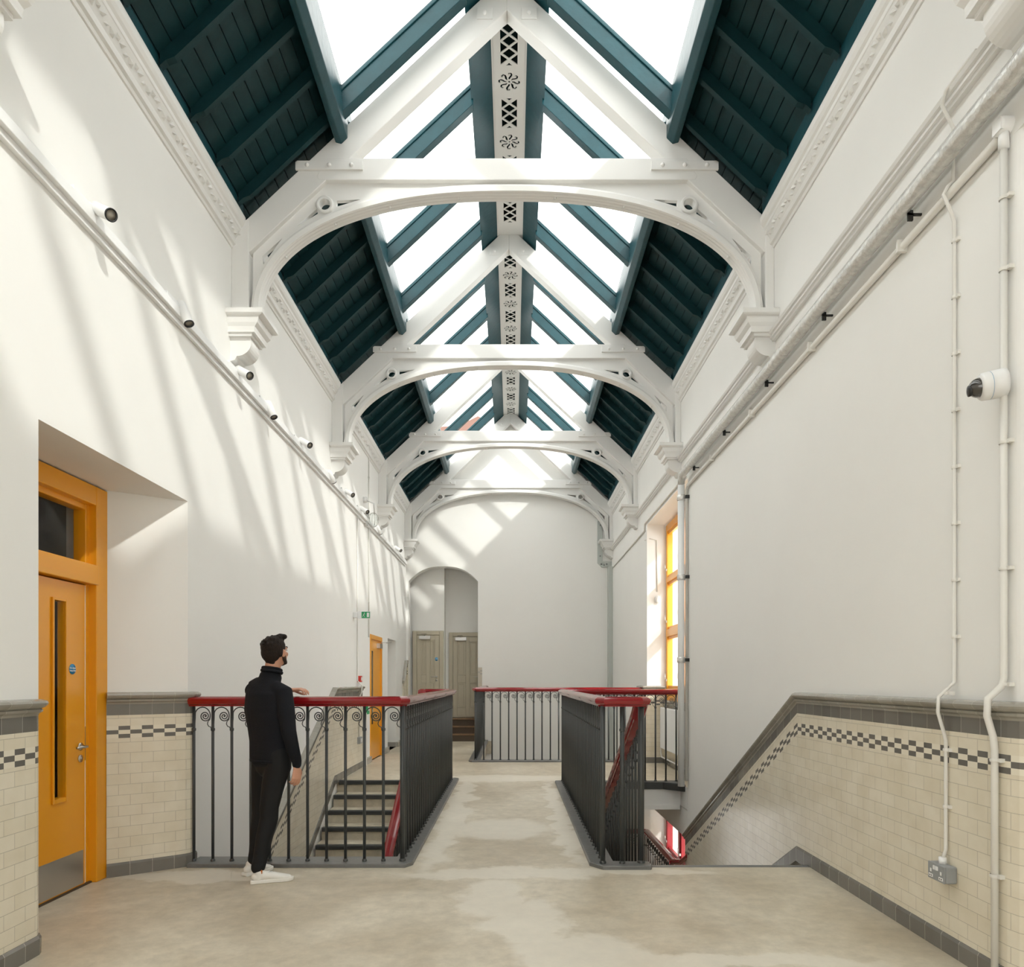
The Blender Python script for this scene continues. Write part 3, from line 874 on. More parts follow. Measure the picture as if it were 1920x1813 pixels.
def rail(R, path, z=None):
    m_ = MB(); m_.sweep(RAILP, path); 
    m_.sm = [False] * len(m_.f)
    o = m_.build('handrail', M['red'], R, bevel=0.004)
    return o
KZ = 0.03; RB = 1.245
# left stairwell
A = empty('balustrade', (-1.69, 5.65, 0), 'red-railed dark iron balustrade with scrolls round the left stairwell, where the man leans', 'railing')
xs = -0.865
rail(A, [(-2.525, 5.65, RB), (-0.895, 5.65, RB), (xs, 5.69, RB), (xs, 10.33, RB), (xs - 0.03, 10.37, RB), (-1.27, 10.37, RB), (-1.30, 10.34, RB - 0.0), (-1.30, 10.24, RB - 0.22), (-1.30, 6.45, RB - 0.22 - SL * 3.79)])
run(A, (xs, 5.65), (-2.50, 5.65), KZ, RB, sp=0.146, scroll=False, skip_first=True)
for k in range(11):
    pass
run(A, (xs, 5.65), (xs, 10.37), KZ, RB, skip_first=True, skip_last=True)
bar(A, xs, 5.66, KZ, RB, r=0.020, name='corner_post'); bar(A, xs - 0.03, 10.37, KZ, RB, r=0.020, name='corner_post')
run(A, (xs, 10.37), (-1.30, 10.37), KZ, RB, skip_first=True)
for k in range(24):
    yy = 10.12 - k * 0.155
    zt = RB - 0.22 - SL * (10.24 - yy)
    zb = -SL * (10.4 - yy) - 0.02
    bar(A, -1.30, yy, zb, zb + 1.10, scroll=-PI / 2)
# scrolls on the front run face the viewer
for o in list(A.children):
    if o.name.startswith('baluster') and abs(o.location.y) < 0.001 and not o.children:
        s = bpy.data.objects.new('scroll', SCR); COL.objects.link(s); s.parent = o; s.location = (0, 0, round(RB - KZ, 2))
kb = MB()
kb.prism([(-2.52, 5.56), (-0.83, 5.56), (-0.78, 5.64), (-0.78, 10.44), (-0.84, 10.5), (-0.93, 10.44), (-0.93, 5.80), (-2.52, 5.80)], 'z', -0.005, KZ)
kb.build('kerb', M['kerb'], A, bevel=0.006)
kb = MB(); kb.box(-1.34, -0.93, 10.32, 10.44, -0.30, KZ); kb.build('kerb', M['kerb'], A, bevel=0.006)
# right stairwell
Bq = empty('balustrade', (1.5, 10.1, 0), 'red-railed dark iron balustrade round the right stairwell, its near end rounded beside the stair head', 'railing')
xr_ = 0.70
rail(Bq, [(2.34, 10.12, RB), (0.73, 10.12, RB), (xr_, 10.08, RB), (xr_, 5.62, RB), (0.73, 5.58, RB), (0.98, 5.575, RB), (1.01, 5.60, RB), (1.01, 5.66, RB - 0.02), (1.01, 5.80, RB - 0.12), (1.01, 9.9, RB - 0.12 - 0.515 * 4.1)])
run(Bq, (xr_, 10.12), (2.30, 10.12), KZ, RB)
run(Bq, (xr_, 10.10), (xr_, 5.60), KZ, RB, skip_first=True, skip_last=True)
bar(Bq, xr_, 5.585, KZ, RB, r=0.020, name='corner_post'); bar(Bq, 0.85, 5.58, KZ, RB, r=0.018); bar(Bq, 1.0, 5.60, KZ, RB, r=0.024, name='newel_post')
for k in range(26):
    yy = 5.76 + k * 0.155
    zb = -0.515 * (yy - 5.62) - 0.02
    bar(Bq, 1.01, yy, zb, zb + 1.15, scroll=PI / 2)
kb = MB(); kb.prism([(0.69, 5.50), (1.06, 5.50), (1.07, 5.53), (1.07, 5.64), (0.79, 5.66), (0.79, 10.2), (0.61, 10.2), (0.60, 10.16), (0.60, 5.62)], 'z', -0.005, KZ)
kb.build('kerb', M['kerb'], Bq, bevel=0.006)
kb = MB(); kb.prism([(0.79, 10.05), (2.1, 10.05), (2.355, 9.80), (2.355, 10.2), (0.79, 10.2)], 'z', -0.075, KZ); kb.build('kerb', M['blackkerb'], Bq, bevel=0.01)
# far stairwell
Cq = empty('balustrade', (0.8, 12.8, 0), 'farthest red-railed iron balustrade, in front of the plain end wall', 'railing')
xf = -0.66
rail(Cq, [(xf + 0.03, 17.12, RB), (xf, 17.0, RB), (xf, 12.85, RB), (xf + 0.03, 12.80, RB), (2.34, 12.80, RB)])
run(Cq, (xf, 17.0), (xf, 12.80), KZ, RB, skip_last=True)
run(Cq, (xf, 12.80), (2.30, 12.80), KZ, RB, skip_first=True)
bar(Cq, xf, 12.8, KZ, RB, r=0.018, name='corner_post')
kb = MB(); kb.prism([(xf - 0.06, 12.70), (2.34, 12.70), (2.34, 12.9), (-0.58, 12.9), (-0.58, 17.12), (-0.78, 17.12), (-0.78, 12.78)], 'z', -0.005, KZ)
kb.build('kerb', M['kerb'], Cq, bevel=0.006)
kb = MB()
b = MB(); b.box(0.78, 2.345, 10.07, 10.3, -0.36, -0.3); b.box(0.78, 2.358, 10.08, 10.09, -0.3, -0.076); b.box(2.352, 2.36, 9.705, 10.085, -0.3, -0.005); struct('trim_30', b, M['white'])

# ------------------------------------------------------------------ stairs
def stairs(label, x0, x1, ytop, dirn, n, rise, going, strx):
    R = empty('staircase', ((x0 + x1) / 2, ytop, 0), label, 'stairs')
    for k in range(1, n + 1):
        z = -rise * k; ya = ytop + dirn * going * (k - 1); yb_ = ytop + dirn * going * k
        st = MB(); a, e = sorted((ya - dirn * 0.03, yb_))
        st.box(x0, x1, a, e, z - rise - 0.12, z)
        s_ = st.build('step', M['concrete'], R)
        nz = MB(); ny = yb_
        a, e = sorted((ny - dirn * 0.06, ny + dirn * 0.025))
        nz.box(x0 + 0.002, x1 + 0.002, a, e, z - 0.055, z + 0.004); nz.build('nosing', M['blackkerb'], s_, bevel=0.012)
    nz = MB(); a, e = sorted((ytop - dirn * 0.05, ytop + dirn * 0.025)); nz.box(x0, x1, a, e, -0.06, 0.003)
    nz.build('nosing', M['blackkerb'] if dirn < 0 else M['kerb'], R, bevel=0.012)
    sg = MB()
    y1_ = ytop + dirn * going * n
    sg.prism([(ytop, -0.30), (ytop, 0.02), (y1_, 0.02 - rise * n), (y1_, -0.36 - rise * n)], 'x', strx - 0.03, strx + 0.03)
    sg.build('string', M['blackkerb'], R)
    return R
stairs('concrete staircase with dark nosings going down towards the viewer, behind the man', TL + 0.0, -1.30, 10.40, -1, 12, 0.163, 0.31, -1.30)
stairs('staircase going down away from the viewer beside the tiled right wall', 1.01, TR, 5.62, 1, 12, 0.163, 0.3155, 1.01)
# three wooden steps up to the stone-coloured doors
R = empty('steps', (-1.2, 17.1, 0), 'three brown wooden steps up to the right-hand stone-coloured door', 'steps')
for k, (ya, z) in enumerate([(17.02, 0.17), (17.30, 0.34), (17.56, 0.51)]):
    m_ = MB(); m_.box(ax0 + 0.05, ax1 - 0.02 if k == 0 else ax1 + 0.2, ya, 18.02 if k == 2 else ya + 0.34, z - 0.17, z - 0.028)
    s_ = m_.build('step', M['wooddark'], R)
    m_ = MB(); m_.box(ax0 + 0.05, ax1 - 0.02 if k == 0 else ax1 + 0.2, ya - 0.025, 18.02 if k == 2 else ya + 0.34, z - 0.028, z); m_.build('tread', M['wood'], s_, bevel=0.008)

# ------------------------------------------------------------------ near yellow door (in the plane x = -2.985, facing +x)
def fire_disc(parent, c, r, axis):
    m_ = MB(); ax = Vector(axis)
    m_.cyl(Vector(c), Vector(c) + ax * 0.003, r, 28); d = m_.build('fire_door_sign', M['blue'], parent)
    for k, t in enumerate(('Fire door', 'keep shut')):
        me = text_mesh(t, r * 0.50)
        me.materials.clear(); me.materials.append(M['whiteplastic'])
        if abs(ax.x) > 0.5: rot = Matrix.Rotation(PI / 2, 4, 'Z') @ Matrix.Rotation(PI / 2, 4, 'X')
        else: rot = Matrix.Rotation(PI / 2, 4, 'X')
        me.transform(Matrix.Translation(Vector(c) + ax * 0.004 + Vector((0, 0, (0.22 - 0.5 * k) * r))) @ rot)
        put('lettering', me, d)
def lever(parent, c, axis, along, mat='steel'):
    ax = Vector(axis); al = Vector(along); c = Vector(c)
    m_ = MB(); m_.cyl(c, c + ax * 0.008, 0.027, 20)
    m_.tube([c + ax * 0.005, c + ax * 0.05, c + ax * 0.058 + al * 0.012, c + ax * 0.058 + al * 0.13], 0.009, 10)
    m_.build('lever_handle', M[mat], parent)
    m_ = MB(); c2 = c - Vector((0, 0, 0.085)); m_.cyl(c2, c2 + ax * 0.007, 0.026, 20); m_.cyl(c2, c2 + ax * 0.012, 0.009, 12)
    m_.build('lock_escutcheon', M[mat], parent)
DX = -2.985
D1 = empty('door_1', (DX, 4.6, 0)); D1['kind'] = 'structure'
m_ = MB()
def fbox(y0, y1, z0, z1, x0=DX - 0.12, x1=DX + 0.0): m_.box(x0, x1, y0, y1, z0, z1)
fbox(5.16, 5.30, 0, 2.835, DX - 0.14, DX + 0.005); fbox(3.90, 4.02, 0, 2.835, DX - 0.14, DX + 0.005); fbox(4.02, 5.16, 2.70, 2.835, DX - 0.14, DX + 0.004)
fbox(5.12, 5.17, 0, 2.78, DX - 0.14, DX - 0.05); fbox(4.02, 5.12, 2.66, 2.705, DX - 0.139, DX - 0.051)
m_.build('door_frame', M['yellow'], D1, bevel=0.006)
m_ = MB(); fbox(4.0, 5.18, 2.13, 2.27, DX - 0.14, DX + 0.012); m_.build('transom', M['yellow'], D1, bevel=0.006)
m_ = MB(); fbox(4.0, 5.14, 2.27, 2.69, DX - 0.105, DX - 0.095); m_.build('fanlight_pane', M['glass'], D1)
m_ = MB(); y0, y1, z0, z1 = 4.745, 4.865, 0.66, 1.98
X0, X1 = DX - 0.09, DX - 0.045
m_.box(X0, X1, 4.03, y0, 0.012, 2.12); m_.box(X0, X1, y1, 5.10, 0.012, 2.12); m_.box(X0, X1, y0, y1, 0.012, z0); m_.box(X0, X1, y0, y1, z1, 2.12)
lf = m_.build('door_leaf', M['yellow'], D1)
m_ = MB()
for (a, e, c_, d_) in ((y0 - 0.018, y0, z0 - 0.03, z1 + 0.018), (y1, y1 + 0.018, z0 - 0.03, z1 + 0.018), (y0, y1, z1, z1 + 0.018), (y0, y1, z0 - 0.03, z0)):
    m_.box(X1, X1 + 0.014, a, e, c_, d_)
m_.build('vision_bead', M['yellow'], lf, bevel=0.003)
m_ = MB(); m_.box(X1 - 0.012, X1 - 0.006, y0, y1, z0, z1); m_.build('vision_pane', M['glass'], lf)
m_ = MB(); m_.box(X1, X1 + 0.003, 4.05, 5.08, 0.02, 0.255); m_.build('kick_plate', M['steel'], lf)
fire_disc(lf, (X1, 4.955, 1.525), 0.036, (1, 0, 0))
lever(lf, (X1, 5.045, 0.985), (1, 0, 0), (0, -1, 0))
m_ = MB(); m_.box(X0 - 0.01, X1 - 0.005, 5.103, 5.116, 0.0, 2.12); m_.build('intumescent_strip', M['whiteplastic'], D1)
m_ = MB(); m_.box(X0 - 0.01, X1 - 0.004, 5.10, 5.118, 0.88, 1.12); m_.build('strike_plate', M['steel'], D1)
m_ = MB(); m_.box(DX - 0.14, DX - 0.03, 4.0, 5.16, 0.0, 0.012); m_.build('threshold', M['wooddark'], D1)
# room behind the near yellow door
b = MB(); b.box(-5.0, -4.9, 3.0, 6.5, 0, 3.2); b.box(-5.0, XL - T, 3.0, 3.1, 0, 3.2); b.box(-5.0, XL - T, 6.4, 6.5, 0, 3.2); b.box(-5.0, XL - T, 3.0, 6.5, 3.1, 3.2)
struct('wall_side', b, paint('dim_room_paint', (0.42, 0.36, 0.26), 0.6))
b = MB(); b.box(-5.0, -3.3, 3.0, 6.5, -0.05, 0.0); struct('floor', b, M['wood'])
b = MB(); b.box(-4.89, -4.86, 5.3, 5.6, 0, 2.9); b.box(-4.89, -4.85, 4.4, 4.48, 0, 2.9); struct('trim_31', b, M['yellow'])

# far yellow door in the left wall
D2 = empty('door_2', (XL, 13.37, 0)); D2['kind'] = 'structure'
m_ = MB(); m_.box(XL - 0.1, XL + 0.012, 12.80, 12.87, 0, 2.27); m_.box(XL - 0.1, XL + 0.012, 13.88, 13.95, 0, 2.27); m_.box(XL - 0.1, XL + 0.012, 12.87, 13.88, 2.19, 2.27); m_.build('door_frame', M['yellow'], D2, bevel=0.004)
m_ = MB(); m_.box(XL - 0.06, XL - 0.015, 12.87, 13.88, 0.01, 2.19); lf = m_.build('door_leaf', M['yellow'], D2)
m_ = MB(); m_.box(XL - 0.016, XL - 0.010, 13.03, 13.13, 0.65, 1.98); m_.build('vision_pane', M['darkglass'], lf)
m_ = MB(); m_.box(XL - 0.015, XL + 0.05, 13.52, 13.78, 2.05, 2.14); m_.tube([(XL + 0.04, 13.66, 2.16), (XL + 0.2, 13.9, 2.18), (XL + 0.05, 14.2, 2.18)], 0.008, 6); m_.build('door_closer', M['steel'], lf)
lever(lf, (XL - 0.015, 13.1, 0.98), (1, 0, 0), (0, 1, 0))

# stone coloured panelled doors in the lobby (facing -y)
def panel_door(name, x0, x1, y, z0, z1):
    D = empty(name, ((x0 + x1) / 2, y, z0)); D['kind'] = 'structure'
    fw = 0.10
    m_ = MB(); m_.box(x0, x0 + fw, y - 0.06, y + 0.0, z0, z1); m_.box(x1 - fw, x1, y - 0.06, y, z0, z1); m_.box(x0 + fw, x1 - fw, y - 0.06, y, z1 - fw, z1)
    m_.build('door_frame', M['doorgrey'], D, bevel=0.008)
    a, e, c_, d_ = x0 + fw, x1 - fw, z0 + 0.01, z1 - fw
    w = e - a; h = d_ - c_
    m_ = MB(); m_.box(a + 0.004, e - 0.004, y - 0.025, y - 0.0, c_, d_ - 0.004)
    lf = m_.build('door_leaf', M['doorgrey'], D)
    st = 0.115 * w / 0.75
    cols = [(a + 0.11, a + w / 2 - 0.045), (a + w / 2 + 0.045, e - 0.11)]
    rows = [(c_ + 0.24, c_ + h * 0.43), (c_ + h * 0.52, d_ - 0.12)]
    m_ = MB()
    xs_ = [a + 0.004, cols[0][0], cols[0][1], cols[1][0], cols[1][1], e - 0.004]; zs_ = [c_, rows[0][0], rows[0][1], rows[1][0], rows[1][1], d_ - 0.004]
    m_.box(xs_[0], xs_[1], y - 0.04, y - 0.025, zs_[0], zs_[5]); m_.box(xs_[4], xs_[5], y - 0.04, y - 0.025, zs_[0], zs_[5])
    m_.box(xs_[2], xs_[3], y - 0.04, y - 0.025, zs_[0], zs_[5])
    for k in range(0, 6, 2):
        for cx_ in ((1, 2), (3, 4)): m_.box(xs_[cx_[0]], xs_[cx_[1]], y - 0.04, y - 0.025, zs_[k], zs_[k + 1])
    m_.build('stiles_and_rails', M['doorgrey'], lf, bevel=0.005)
    for cc in cols:
        for rr in rows:
            m_ = MB()
            for (q0, q1, q2, q3) in ((cc[0], cc[0] + 0.02, rr[0], rr[1]), (cc[1] - 0.02, cc[1], rr[0], rr[1]), (cc[0], cc[1], rr[0], rr[0] + 0.02), (cc[0], cc[1], rr[1] - 0.02, rr[1])):
                m_.box(q0, q1, y - 0.048, y - 0.025, q2, q3)
            m_.box(cc[0] + 0.05, cc[1] - 0.05, y - 0.032, y - 0.025, rr[0] + 0.05, rr[1] - 0.05)
            m_.build('panel', M['doorgrey'], lf, bevel=0.006)
    m_ = MB(); m_.box(a + 0.06, a + 0.34, y - 0.10, y - 0.04, d_ - 0.105, d_ - 0.02); m_.tube([(a + 0.2, y - 0.08, d_ - 0.015), (a + 0.12, y - 0.2, d_ + 0.015), (a + 0.24, y - 0.06, d_ + 0.03)], 0.009, 6)
    m_.build('door_closer', M['steel'], lf, bevel=0.004)
    fire_disc(lf, (e - 0.075, y - 0.04, z0 + 1.45), 0.042, (0, -1, 0))
    lever(lf, (e - 0.07, y - 0.04, z0 + 1.02), (0, -1, 0), (-1, 0, 0))
    return D
panel_door('door_3', (774 - VX) / F * LY1, (832 - VX) / F * LY1, LY1, 0.51, 1.45 + (VY - 1183) / F * LY1)
panel_door('door_4', (842 - VX) / F * LY2, (842 - VX) / F * LY2 + 0.93, LY2, 0.51, 1.45 + (VY - 1186) / F * LY2)

# ------------------------------------------------------------------ right-hand window niche
def sash_window(name, X, ya, yb, za, zb, mat, rails):
    W = empty(name, (X, (ya + yb) / 2, za)); W['kind'] = 'structure'
    m_ = MB()
    m_.box(X, X + 0.10, ya, ya + 0.10, za, zb); m_.box(X, X + 0.10, yb - 0.10, yb, za, zb)
    m_.box(X, X + 0.10, ya + 0.1, yb - 0.1, zb - 0.12, zb); m_.box(X, X + 0.10, ya + 0.1, yb - 0.1, za, za + 0.24)
    nm = 3
    for k in range(1, nm): y = ya + (yb - ya) * k / nm; m_.box(X, X + 0.1, y - 0.05, y + 0.05, za, zb)
    m_.build('window_frame', mat, W, bevel=0.006)
    m_ = MB()
    for zz, hh in rails: m_.box(X - 0.012, X + 0.08, ya + 0.05, yb - 0.05, zz, zz + hh)
    m_.build('transom', mat, W, bevel=0.006)
    for k in range(nm):
        y0 = ya + (yb - ya) * k / nm + 0.05; y1 = ya + (yb - ya) * (k + 1) / nm - 0.05
        zs = [za + 0.24] + [q for r in rails for q in (r[0], r[0] + r[1])] + [zb - 0.12]
        for j in range(0, len(zs), 2):
            s_ = MB(); a, e = zs[j], zs[j + 1]
            s_.box(X + 0.02, X + 0.07, y0, y0 + 0.045, a, e); s_.box(X + 0.02, X + 0.07, y1 - 0.045, y1, a, e)
            s_.box(X + 0.02, X + 0.07, y0, y1, a, a + 0.045); s_.box(X + 0.02, X + 0.07, y0, y1, e - 0.045, e)
            so = s_.build('casement', mat, W, bevel=0.003)
            g = MB(); g.box(X + 0.04, X + 0.046, y0 + 0.04, y1 - 0.04, a + 0.04, e - 0.04); g.build('pane', M['glass'], so)
            h = MB(); h.box(X - 0.01, X + 0.02, y1 - 0.035, y1 - 0.015, a + 0.12, a + 0.16); h.tube([(X - 0.012, y1 - 0.025, a + 0.15), (X - 0.03, y1 - 0.025, a + 0.16), (X - 0.032, y1 - 0.025, a + 0.25)], 0.006, 6)
            h.build('window_handle', M['steel'], so)
    return W
sash_window('window_1', XR + 0.33, 9.72, 12.63, 1.07, 4.15, M['yellow'], [(2.20, 0.13), (3.14, 0.09)])
sash_window('window_2', XR + 0.33, 9.72, 12.63, -3.0, -0.72, M['redframe'], [(-1.6, 0.10)])
# radiator under the window
Rd = empty('radiator', (XR + 0.22, 11.2, 0.15), 'white panel radiator under the yellow window, behind the railing', 'radiator')
m_ = MB(); m_.box(XR + 0.19, XR + 0.25, 10.2, 12.45, 0.28, 0.98); m_.build('panel', M['radiator'], Rd, bevel=0.012)
for yy in (10.5, 12.2):
    m_ = MB(); m_.box(XR + 0.25, XR + 0.30, yy, yy + 0.05, 0.3, 0.9); m_.build('bracket', M['radiator'], Rd)
m_ = MB(); m_.tube([(XR + 0.22, 12.42, 0.32), (XR + 0.22, 12.5, 0.30), (XR + 0.22, 12.52, 0.20), (XR + 0.22, 12.45, 0.12), (XR + 0.24, 9.8, 0.12)], 0.013, 8); m_.build('supply_pipe', M['conduit'], Rd)

# ------------------------------------------------------------------ lower level balustrade seen under the far landing
Dq = empty('balustrade', (2.2, 11, -2.12), 'red-railed balustrade on the level below, seen through the right stairwell', 'railing')
zl = -1.02
rail(Dq, [(1.6, 11.95, zl - 0.077), (2.18, 11.95, zl - 0.077), (2.22, 11.9, zl - 0.077), (2.22, 9.95, zl - 0.077), (2.3, 9.75, zl - 0.03), (2.35, 9.55, zl + 0.1)])
run(Dq, (1.6, 11.95), (2.20, 11.95), -2.12, zl - 0.077); run(Dq, (2.22, 11.9), (2.22, 9.95), -2.12, zl - 0.077)

# ------------------------------------------------------------------ services on the right wall
def clip(parent, y, z, r, X, mat='conduit'):
    m_ = MB(); m_.lathe([(r + 0.004, -0.008), (r + 0.006, 0.0), (r + 0.004, 0.008)], (X, y, z), (0, 0, 1), 12)
    m_.box(X, X + r + 0.02, y - r - 0.022, y - r + 0.004, z - 0.009, z + 0.009)
    m_.build('clip', M[mat], parent)
px_ = 2.26
Pp = empty('service_pipe', (px_, 9.6, 0), 'large silvery whitewashed service pipe high on the right wall, dropping at the wall corner', 'pipe')
m_ = MB()
m_.tube([(px_, YB, 4.19)] + [(px_, y, 4.19) for y in range(-2, 10)] + [(px_, 9.58, 4.19), (px_ + 0.01, 9.66, 4.16), (px_ + 0.01, 9.69, 4.08)], 0.048, 14)
m_.build('main_pipe', M['pipe'], Pp)
m_ = MB(); m_.tube([(px_ + 0.01, 9.69, 4.08), (px_ + 0.01, 9.69, 0.02)], 0.046, 14); m_.build('drop_pipe', M['whiteplastic'], Pp)
m_ = MB(); m_.tube([(px_ + 0.03, YB, 4.275), (px_ + 0.03, 9.6, 4.275)], 0.022, 8); m_.build('upper_pipe', M['pipe'], Pp)
for y in (3.0, 4.15, 5.3, 6.5, 7.8, 9.1):
    m_ = MB(); m_.box(px_ + 0.02, px_ + 0.05, y, y + 0.012, 4.10, 4.16); m_.box(px_ + 0.02, XR + 0.002, y, y + 0.012, 4.13, 4.142); m_.build('bracket', M['black'], Pp)
for z in (3.9, 2.83, 1.72):
    m_ = MB(); m_.lathe([(0.048, -0.04), (0.056, -0.03), (0.056, 0.03), (0.048, 0.04)], (px_ + 0.01, 9.69, z), (0, 0, 1), 14); m_.build('collar', M['pipe'], Pp)
    m_ = MB(); m_.box(px_ + 0.05, px_ + 0.10, 9.60, 9.64, z - 0.02, z + 0.02); m_.build('bracket', M['black'], Pp)
P2_ = empty('conduit', (2.33, 6, 4.03), 'slim white conduit running along under the large silvery pipe', 'pipe')
m_ = MB(); m_.tube([(2.335, 3.45, 4.045), (2.335, 9.60, 4.045), (2.335, 9.66, 4.0), (2.335, 9.66, 0.1)], 0.022, 8); m_.build('tube', M['conduit'], P2_)
for y in (4.3, 5.6, 7.0, 8.4):
    m_ = MB(); m_.box(2.30, 2.36, y, y + 0.02, 4.01, 4.08); m_.build('clip', M['conduit'], P2_)
# thick conduit at far right with camera
y5 = F * 2.33 / (1880 - VX)
P3 = empty('conduit', (2.33, y5, 0), 'thick white vertical conduit at the right edge, passing behind the dome camera', 'pipe')
m_ = MB(); m_.tube([(2.335, y5, 4.0), (2.335, y5, 1.46), (2.325, y5, 1.42), (2.262, y5 + 0.004, 1.36), (2.258, y5 + 0.004, 1.28), (2.285, y5, 1.18), (2.292, y5, 1.12), (2.292, y5, 0.02)], 0.0165, 10); m_.build('tube', M['conduit'], P3)
for z in (3.74, 3.40, 2.58 , 1.98, 1.43, 1.07, 0.52, 0.05):
    clip(P3, y5, z, 0.0165, 2.335 if z > 1.4 else 2.292)
m_ = MB(); m_.lathe([(0.0, -0.03), (0.038, -0.03), (0.042, -0.02), (0.042, 0.025)], (2.335, y5, 4.08), (1, 0, 0), 20); m_.cyl((2.335, y5, 4.06), (2.335, y5, 3.97), 0.024, 12); m_.box(2.30, 2.36, y5 - 0.03, y5 + 0.03, 4.05, 4.11); m_.build('junction_box', M['whiteplastic'], P3)
# thin conduit to the socket
y4 = F * 2.33 / (1784 - VX)
P4 = empty('conduit', (2.33, y4, 0), 'thin white vertical conduit feeding the grey double socket', 'pipe')
m_ = MB(); m_.tube([(2.335, y4 - 0.20, 4.62), (2.315, y4 - 0.12, 4.60), (2.28, y4 - 0.03, 4.55), (2.28, y4, 4.50), (2.32, y4, 4.42), (2.34, y4, 4.38), (2.34, y4, 4.10), (2.31, y4, 4.07), (2.29, y4 + 0.005, 4.03), (2.33, y4, 3.93), (2.345, y4, 3.88), (2.345, y4, 1.44), (2.262, y4, 1.36), (2.258, y4, 1.28), (2.29, y4, 1.17), (2.30, y4, 1.13), (2.30, y4, 0.55), (2.28, y4, 0.49)], 0.0095, 8); m_.build('tube', M['conduit'], P4)
z = 3.78
while z > 0.5:
    clip(P4, y4, z, 0.0095, 2.345 if z > 1.4 else 2.30); z -= 0.30
# socket
Sk = empty('wall_socket', (2.30, y4 - 0.0, 0.42), 'grey metal double socket on the cream tiled wall at lower right', 'socket')
ys_ = y4 + 0.0
m_ = MB(); m_.box(2.255, TR + 0.001, ys_ - 0.075, ys_ + 0.075, 0.385, 0.475); m_.build('back_box', M['greymetal'], Sk, bevel=0.008)
m_ = MB(); m_.box(2.247, 2.256, ys_ - 0.075, ys_ + 0.075, 0.385, 0.475); fp = m_.build('faceplate', M['greymetal'], Sk, bevel=0.004)
for q in (-0.012, 0.012):
    m_ = MB(); m_.box(2.242, 2.248, ys_ + q - 0.008, ys_ + q + 0.008, 0.442, 0.463); m_.build('switch_rocker', M['whiteplastic'], fp)
for q in (-0.045, 0.045):
    m_ = MB(); m_.box(2.2455, 2.248, ys_ + q - 0.018, ys_ + q + 0.018, 0.397, 0.413); m_.box(2.2455, 2.248, ys_ + q - 0.006, ys_ + q + 0.006, 0.424, 0.442); m_.build('socket_opening', M['whiteplastic'], fp)
    m_ = MB(); m_.box(2.2445, 2.2475, ys_ + q - 0.011, ys_ + q - 0.004, 0.402, 0.408); m_.box(2.2445, 2.2475, ys_ + q + 0.004, ys_ + q + 0.011, 0.402, 0.408); m_.build('pin_slot', M['black'], fp)
m_ = MB(); m_.cyl((2.283, y4, 0.474), (2.283, y4, 0.51), 0.019, 14); m_.build('gland', M['whiteplastic'], Sk)
# dome camera
zc_ = 1.45 + (VY - 718) / 395
Cc = empty('security_camera', (2.30, y5, zc_), 'white dome security camera high on the right wall', 'camera')
ax_ = Vector((-0.93, 0.25, -0.12)).normalized()
cb = Vector((2.318, y5 + 0.0, zc_ + 0.0))
m_ = MB(); m_.lathe([(0.0, -0.02), (0.066, -0.02), (0.066, 0.0), (0.066, 0.045), (0.064, 0.0455)], cb, ax_, 32); m_.build('base', M['whiteplastic'], Cc)
m_ = MB(); m_.lathe([(0.0635, 0.043), (0.0635, 0.049)], cb, ax_, 32); m_.build('seam_ring', M['blue'], Cc)
m_ = MB(); m_.lathe([(0.064, 0.047), (0.065, 0.05), (0.064, 0.078), (0.056, 0.088), (0.046, 0.090)], cb, ax_, 32); hs = m_.build('housing', M['whiteplastic'], Cc)
m_ = MB(); m_.box(-0.008, 0.008, -0.008, 0.008, -0.001, 0.001)
u_ = ax_.cross(Vector((0, 0, 1))).normalized()
dm = MB(); dm.lathe([(0.046, 0.088)] + [(0.046 * math.cos(t), 0.09 + 0.046 * math.sin(t)) for t in [k * PI / 20 for k in range(11)]], cb, ax_, 28); dm.build('dome', paint('smoked_dome', (0.05, 0.045, 0.04), 0.05, coat=0.8), Cc)
ey = MB(); ce = cb + ax_ * 0.115 + Vector((0, 0.0, -0.008)); ey.lathe([(0.0, 0.0), (0.024, 0.0), (0.026, 0.02), (0.014, 0.024), (0.0, 0.026)], ce, ax_, 20); ey.build('lens', M['black'], Cc)

# ------------------------------------------------------------------ track and spotlights on the left wall
TZ = 4.19; TX = XL
Tk = empty('lighting_track', (TX, 8, TZ), 'long white lighting track with dark slot along the left wall', 'light track')
m_ = MB(); m_.box(XL, XL + 0.06, YB, 16.9, TZ - 0.03, TZ + 0.035); m_.box(XL, XL + 0.03, YB, 16.9, TZ - 0.07, TZ - 0.03); m_.build('trunking', M['whiteplastic'], Tk, bevel=0.004)
m_ = MB(); m_.box(XL + 0.018, XL + 0.046, YB, 16.9, TZ + 0.0345, TZ + 0.0375); m_.build('power_slot', M['black'], Tk)
spots = [(196, (0.30, 0.10, -0.02)), (352, (0.13, 0.02, -0.09)), (457, (0.14, 0.09, -0.05)), (511, (0.09, 0.01, -0.10)), (571, (0.13, 0.10, -0.05)), (622, (0.03, 0.06, -0.10)), (653, (0.12, 0.08, -0.05)), (681, (0.12, 0.08, -0.05)), (711, (0.03, 0.02, -0.10)), (745, (0.13, 0.08, -0.05))]
olab = ['nearest the viewer, biggest', 'second from the viewer', 'third from the viewer, below the nearest left corbel', 'fourth from the viewer', 'fifth from the viewer', 'sixth, beside the second left corbel', 'seventh from the viewer', 'eighth, just above the glass bulkhead lamp', 'ninth, below the third left corbel', 'last at the far end of the track']
